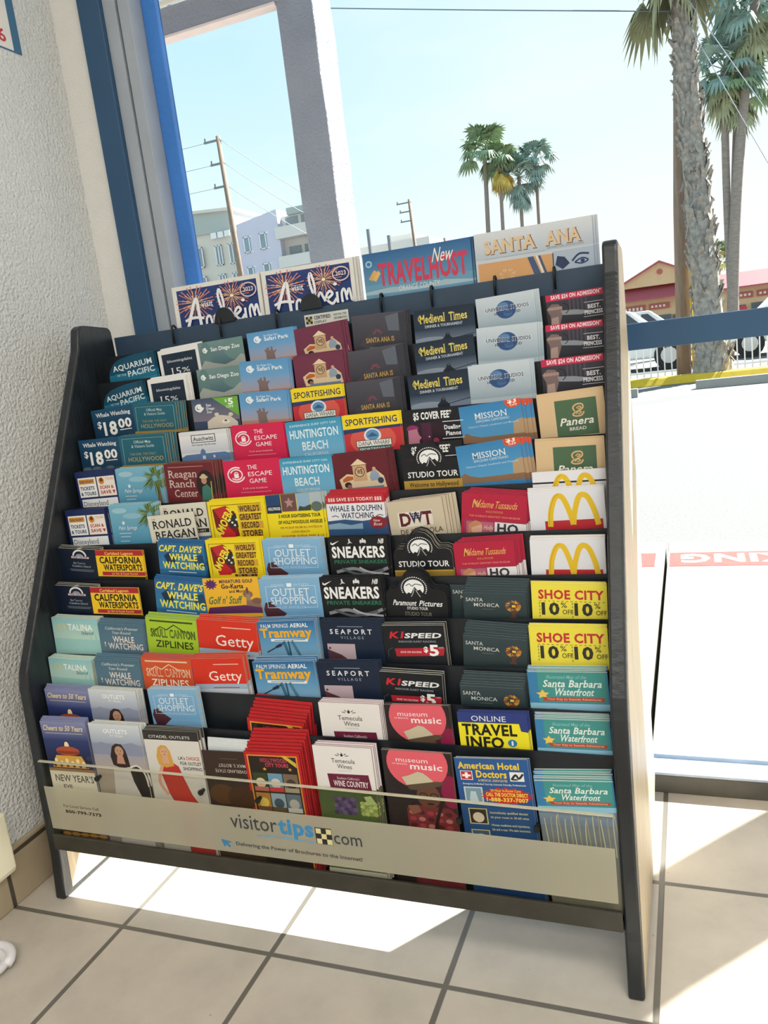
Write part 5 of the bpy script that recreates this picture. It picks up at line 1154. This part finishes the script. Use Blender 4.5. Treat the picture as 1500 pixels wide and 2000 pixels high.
q = MB()
q.hull([(-66, 89, GZ), (-51.4, 92, GZ), (-51.4, 104, GZ), (-66, 104, GZ)], [(-66, 89, 18.6), (-51.4, 92, 18.6), (-51.4, 104, 18.6), (-66, 104, 18.6)])
q.build('wall', wallc, ap)
q = MB()
q.hull([(-66, 88.6, 18.6), (-51.9, 91.6, 18.6), (-51.9, 104, 18.6), (-66, 104, 18.6)], [(-66, 88.6, 21.6), (-51.9, 91.6, 21.0), (-51.9, 104, 21.0), (-66, 104, 21.6)])
q.build('parapet', parap, ap)
q = MB()
q.hull([(-66.4, 88.2, 21.55), (-51.6, 91.2, 20.95), (-51.6, 104, 20.95), (-66.4, 104, 21.55)], [(-66.4, 88.2, 21.9), (-51.6, 91.2, 21.3), (-51.6, 104, 21.3), (-66.4, 104, 21.9)])
q.build('roof_edge', wallc, ap)
for z in (14.6, 11.0, 7.6):
    for x0, x1 in ((-58.6, -56.3), (-54.9, -53.9), (-53.1, -52.0)):
        rectwin(ap, x0, z, x1, z + 2.5, 89 + (x0 + 66) * 3 / 14.6 + .05, shade)
for x0 in (-55, -54, -53.0):
    box('balcony_rail', wfr, (x0, 90.9, 17.9, x0 + .8, 91.0, 18.6), ap)
ap = empty('apartment_block', (-48, 90, GZ))
tag(ap, 'lavender apartment block with balconies left of the porch column', 'building')
q = MB()
q.hull([(-51.2, 91, GZ), (-44.6, 89.5, GZ), (-44.6, 104, GZ), (-51.2, 104, GZ)], [(-51.2, 91, 19.0), (-44.6, 89.5, 19.6), (-44.6, 104, 19.6), (-51.2, 104, 19.0)])
q.build('wall', walll, ap)
for z in (15.4, 11.8, 8.4):
    for x0, x1, y in ((-50.2, -48.6, 90.6), (-47.6, -45.9, 90.0)):
        rectwin(ap, x0, z, x1, z + 1.9, y)
box('balcony_tower', wallw, (-44.6, 90.6, GZ, -40.6, 104, 18.8), ap)
box('roof_cap', parap, (-43.6, 90.2, 18.8, -41.0, 100, 19.6), ap)
for z in (16.4, 13.0, 9.6):
    q = MB()
    q.box(-44.8, 88.8, z - .35, -40.4, 90.7, z)
    q.build('balcony_floor', wallw, ap)
    q = MB()
    q.box(-44.8, 88.8, z, -40.4, 88.9, z + 1.0)
    q.build('balcony_front', wallw, ap)
    box('balcony_opening', shade, (-44.0, 90.5, z, -42.4, 90.62, z + 2.2), ap)
    box('balcony_opening', shade, (-41.9, 90.5, z, -41.0, 90.62, z + 2.2), ap)
    q = MB()
    q.box(-40.6, 88.8, z, -40.4, 90.6, z + 2.9)
    q.build('balcony_post', wallw, ap)
ap = empty('apartment_block', (-33, 95, GZ))
tag(ap, 'bleached white block seen between the porch column and thin pole', 'building')
box('wall', wallw, (-39.0, 95, GZ, -27.5, 106, 14.2), ap)
box('roof_cap', wallw, (-33.0, 96, 14.2, -29.5, 104, 15.0), ap)
for z in (11.4, 8.4):
    rectwin(ap, -36.4, z, -35.0, z + 1.8, 95)
# parked cars behind the fence
carw = mat('car_white', 'eeeeec', .25, .02)
carg = mat('car_glass', '3c4650', .1, .05)
tyre = mat('tyre', '2b2c2e', .8, .1)
rimm = mat('wheel_rim', 'b4b8bc', .3, .05, metal=.6)
def car(x, y, L_, hgt, lab, flip=1):
    e = empty('parked_car', (x, y, GZ))
    tag(e, lab, 'car')
    def X(u):
        return x + (u - .5) * L_ * flip
    low = [(.0, .35), (.01, .62), (.06, .78), (.24, .88), (.30, .90), (.92, .92), (.985, .82), (1, .45), (.98, .28), (.02, .28)]
    q = MB()
    q.hull([(X(u), y - .85, GZ + v * hgt / 1.45) for u, v in low], [(X(u), y + .85, GZ + v * hgt / 1.45) for u, v in low])
    q.build('body', carw, e, .05)
    top = [(.25, .88), (.38, 1.36), (.46, 1.45), (.78, 1.45), (.93, .9)]
    q = MB()
    q.hull([(X(u), y - .70, GZ + v * hgt / 1.45) for u, v in top], [(X(u), y + .70, GZ + v * hgt / 1.45) for u, v in top])
    q.build('cabin', carw, e, .04)
    for u0, u1, u2, u3 in ((.30, .40, .53, .53), (.55, .55, .70, .70), (.72, .72, .77, .87)):
        q = MB()
        q.hull([(X(u0), y - .72, GZ + .93 * hgt / 1.45), (X(u3), y - .72, GZ + .93 * hgt / 1.45), (X(u2), y - .72, GZ + 1.34 * hgt / 1.45), (X(u1), y - .72, GZ + 1.34 * hgt / 1.45)], [(X(u0), y - .69, GZ + .93 * hgt / 1.45), (X(u3), y - .69, GZ + .93 * hgt / 1.45), (X(u2), y - .69, GZ + 1.34 * hgt / 1.45), (X(u1), y - .69, GZ + 1.34 * hgt / 1.45)])
        q.build('window', carg, e)
    for u in (.2, .8):
        for s_ in (-1, 1):
            q = MB()
            q.tube([(X(u), y + s_ * .88, GZ + .32), (X(u), y + s_ * .68, GZ + .32)], .32, 18)
            wv = q.build('wheel', tyre, e)
            q = MB()
            q.tube([(X(u), y + s_ * .895, GZ + .32), (X(u), y + s_ * .87, GZ + .32)], .18, 14)
            q.build('rim', rimm, wv)
    q = MB()
    q.ball((X(.34), y - .95, GZ + 1.0 * hgt / 1.45), .09, .07, .07)
    q.build('mirror', carw, e, smooth=True)
    return e
car(-.75, 19, 4.4, 1.45, 'white parked car behind the fence left of the utility pole', -1)
car(3.75, 20.5, 4.8, 1.75, 'white parked car behind the fence right of the shaggy palm', 1)
car(-1.6, 31, 4.6, 1.5, 'white car roof just above the rail before the gabled shop', 1)
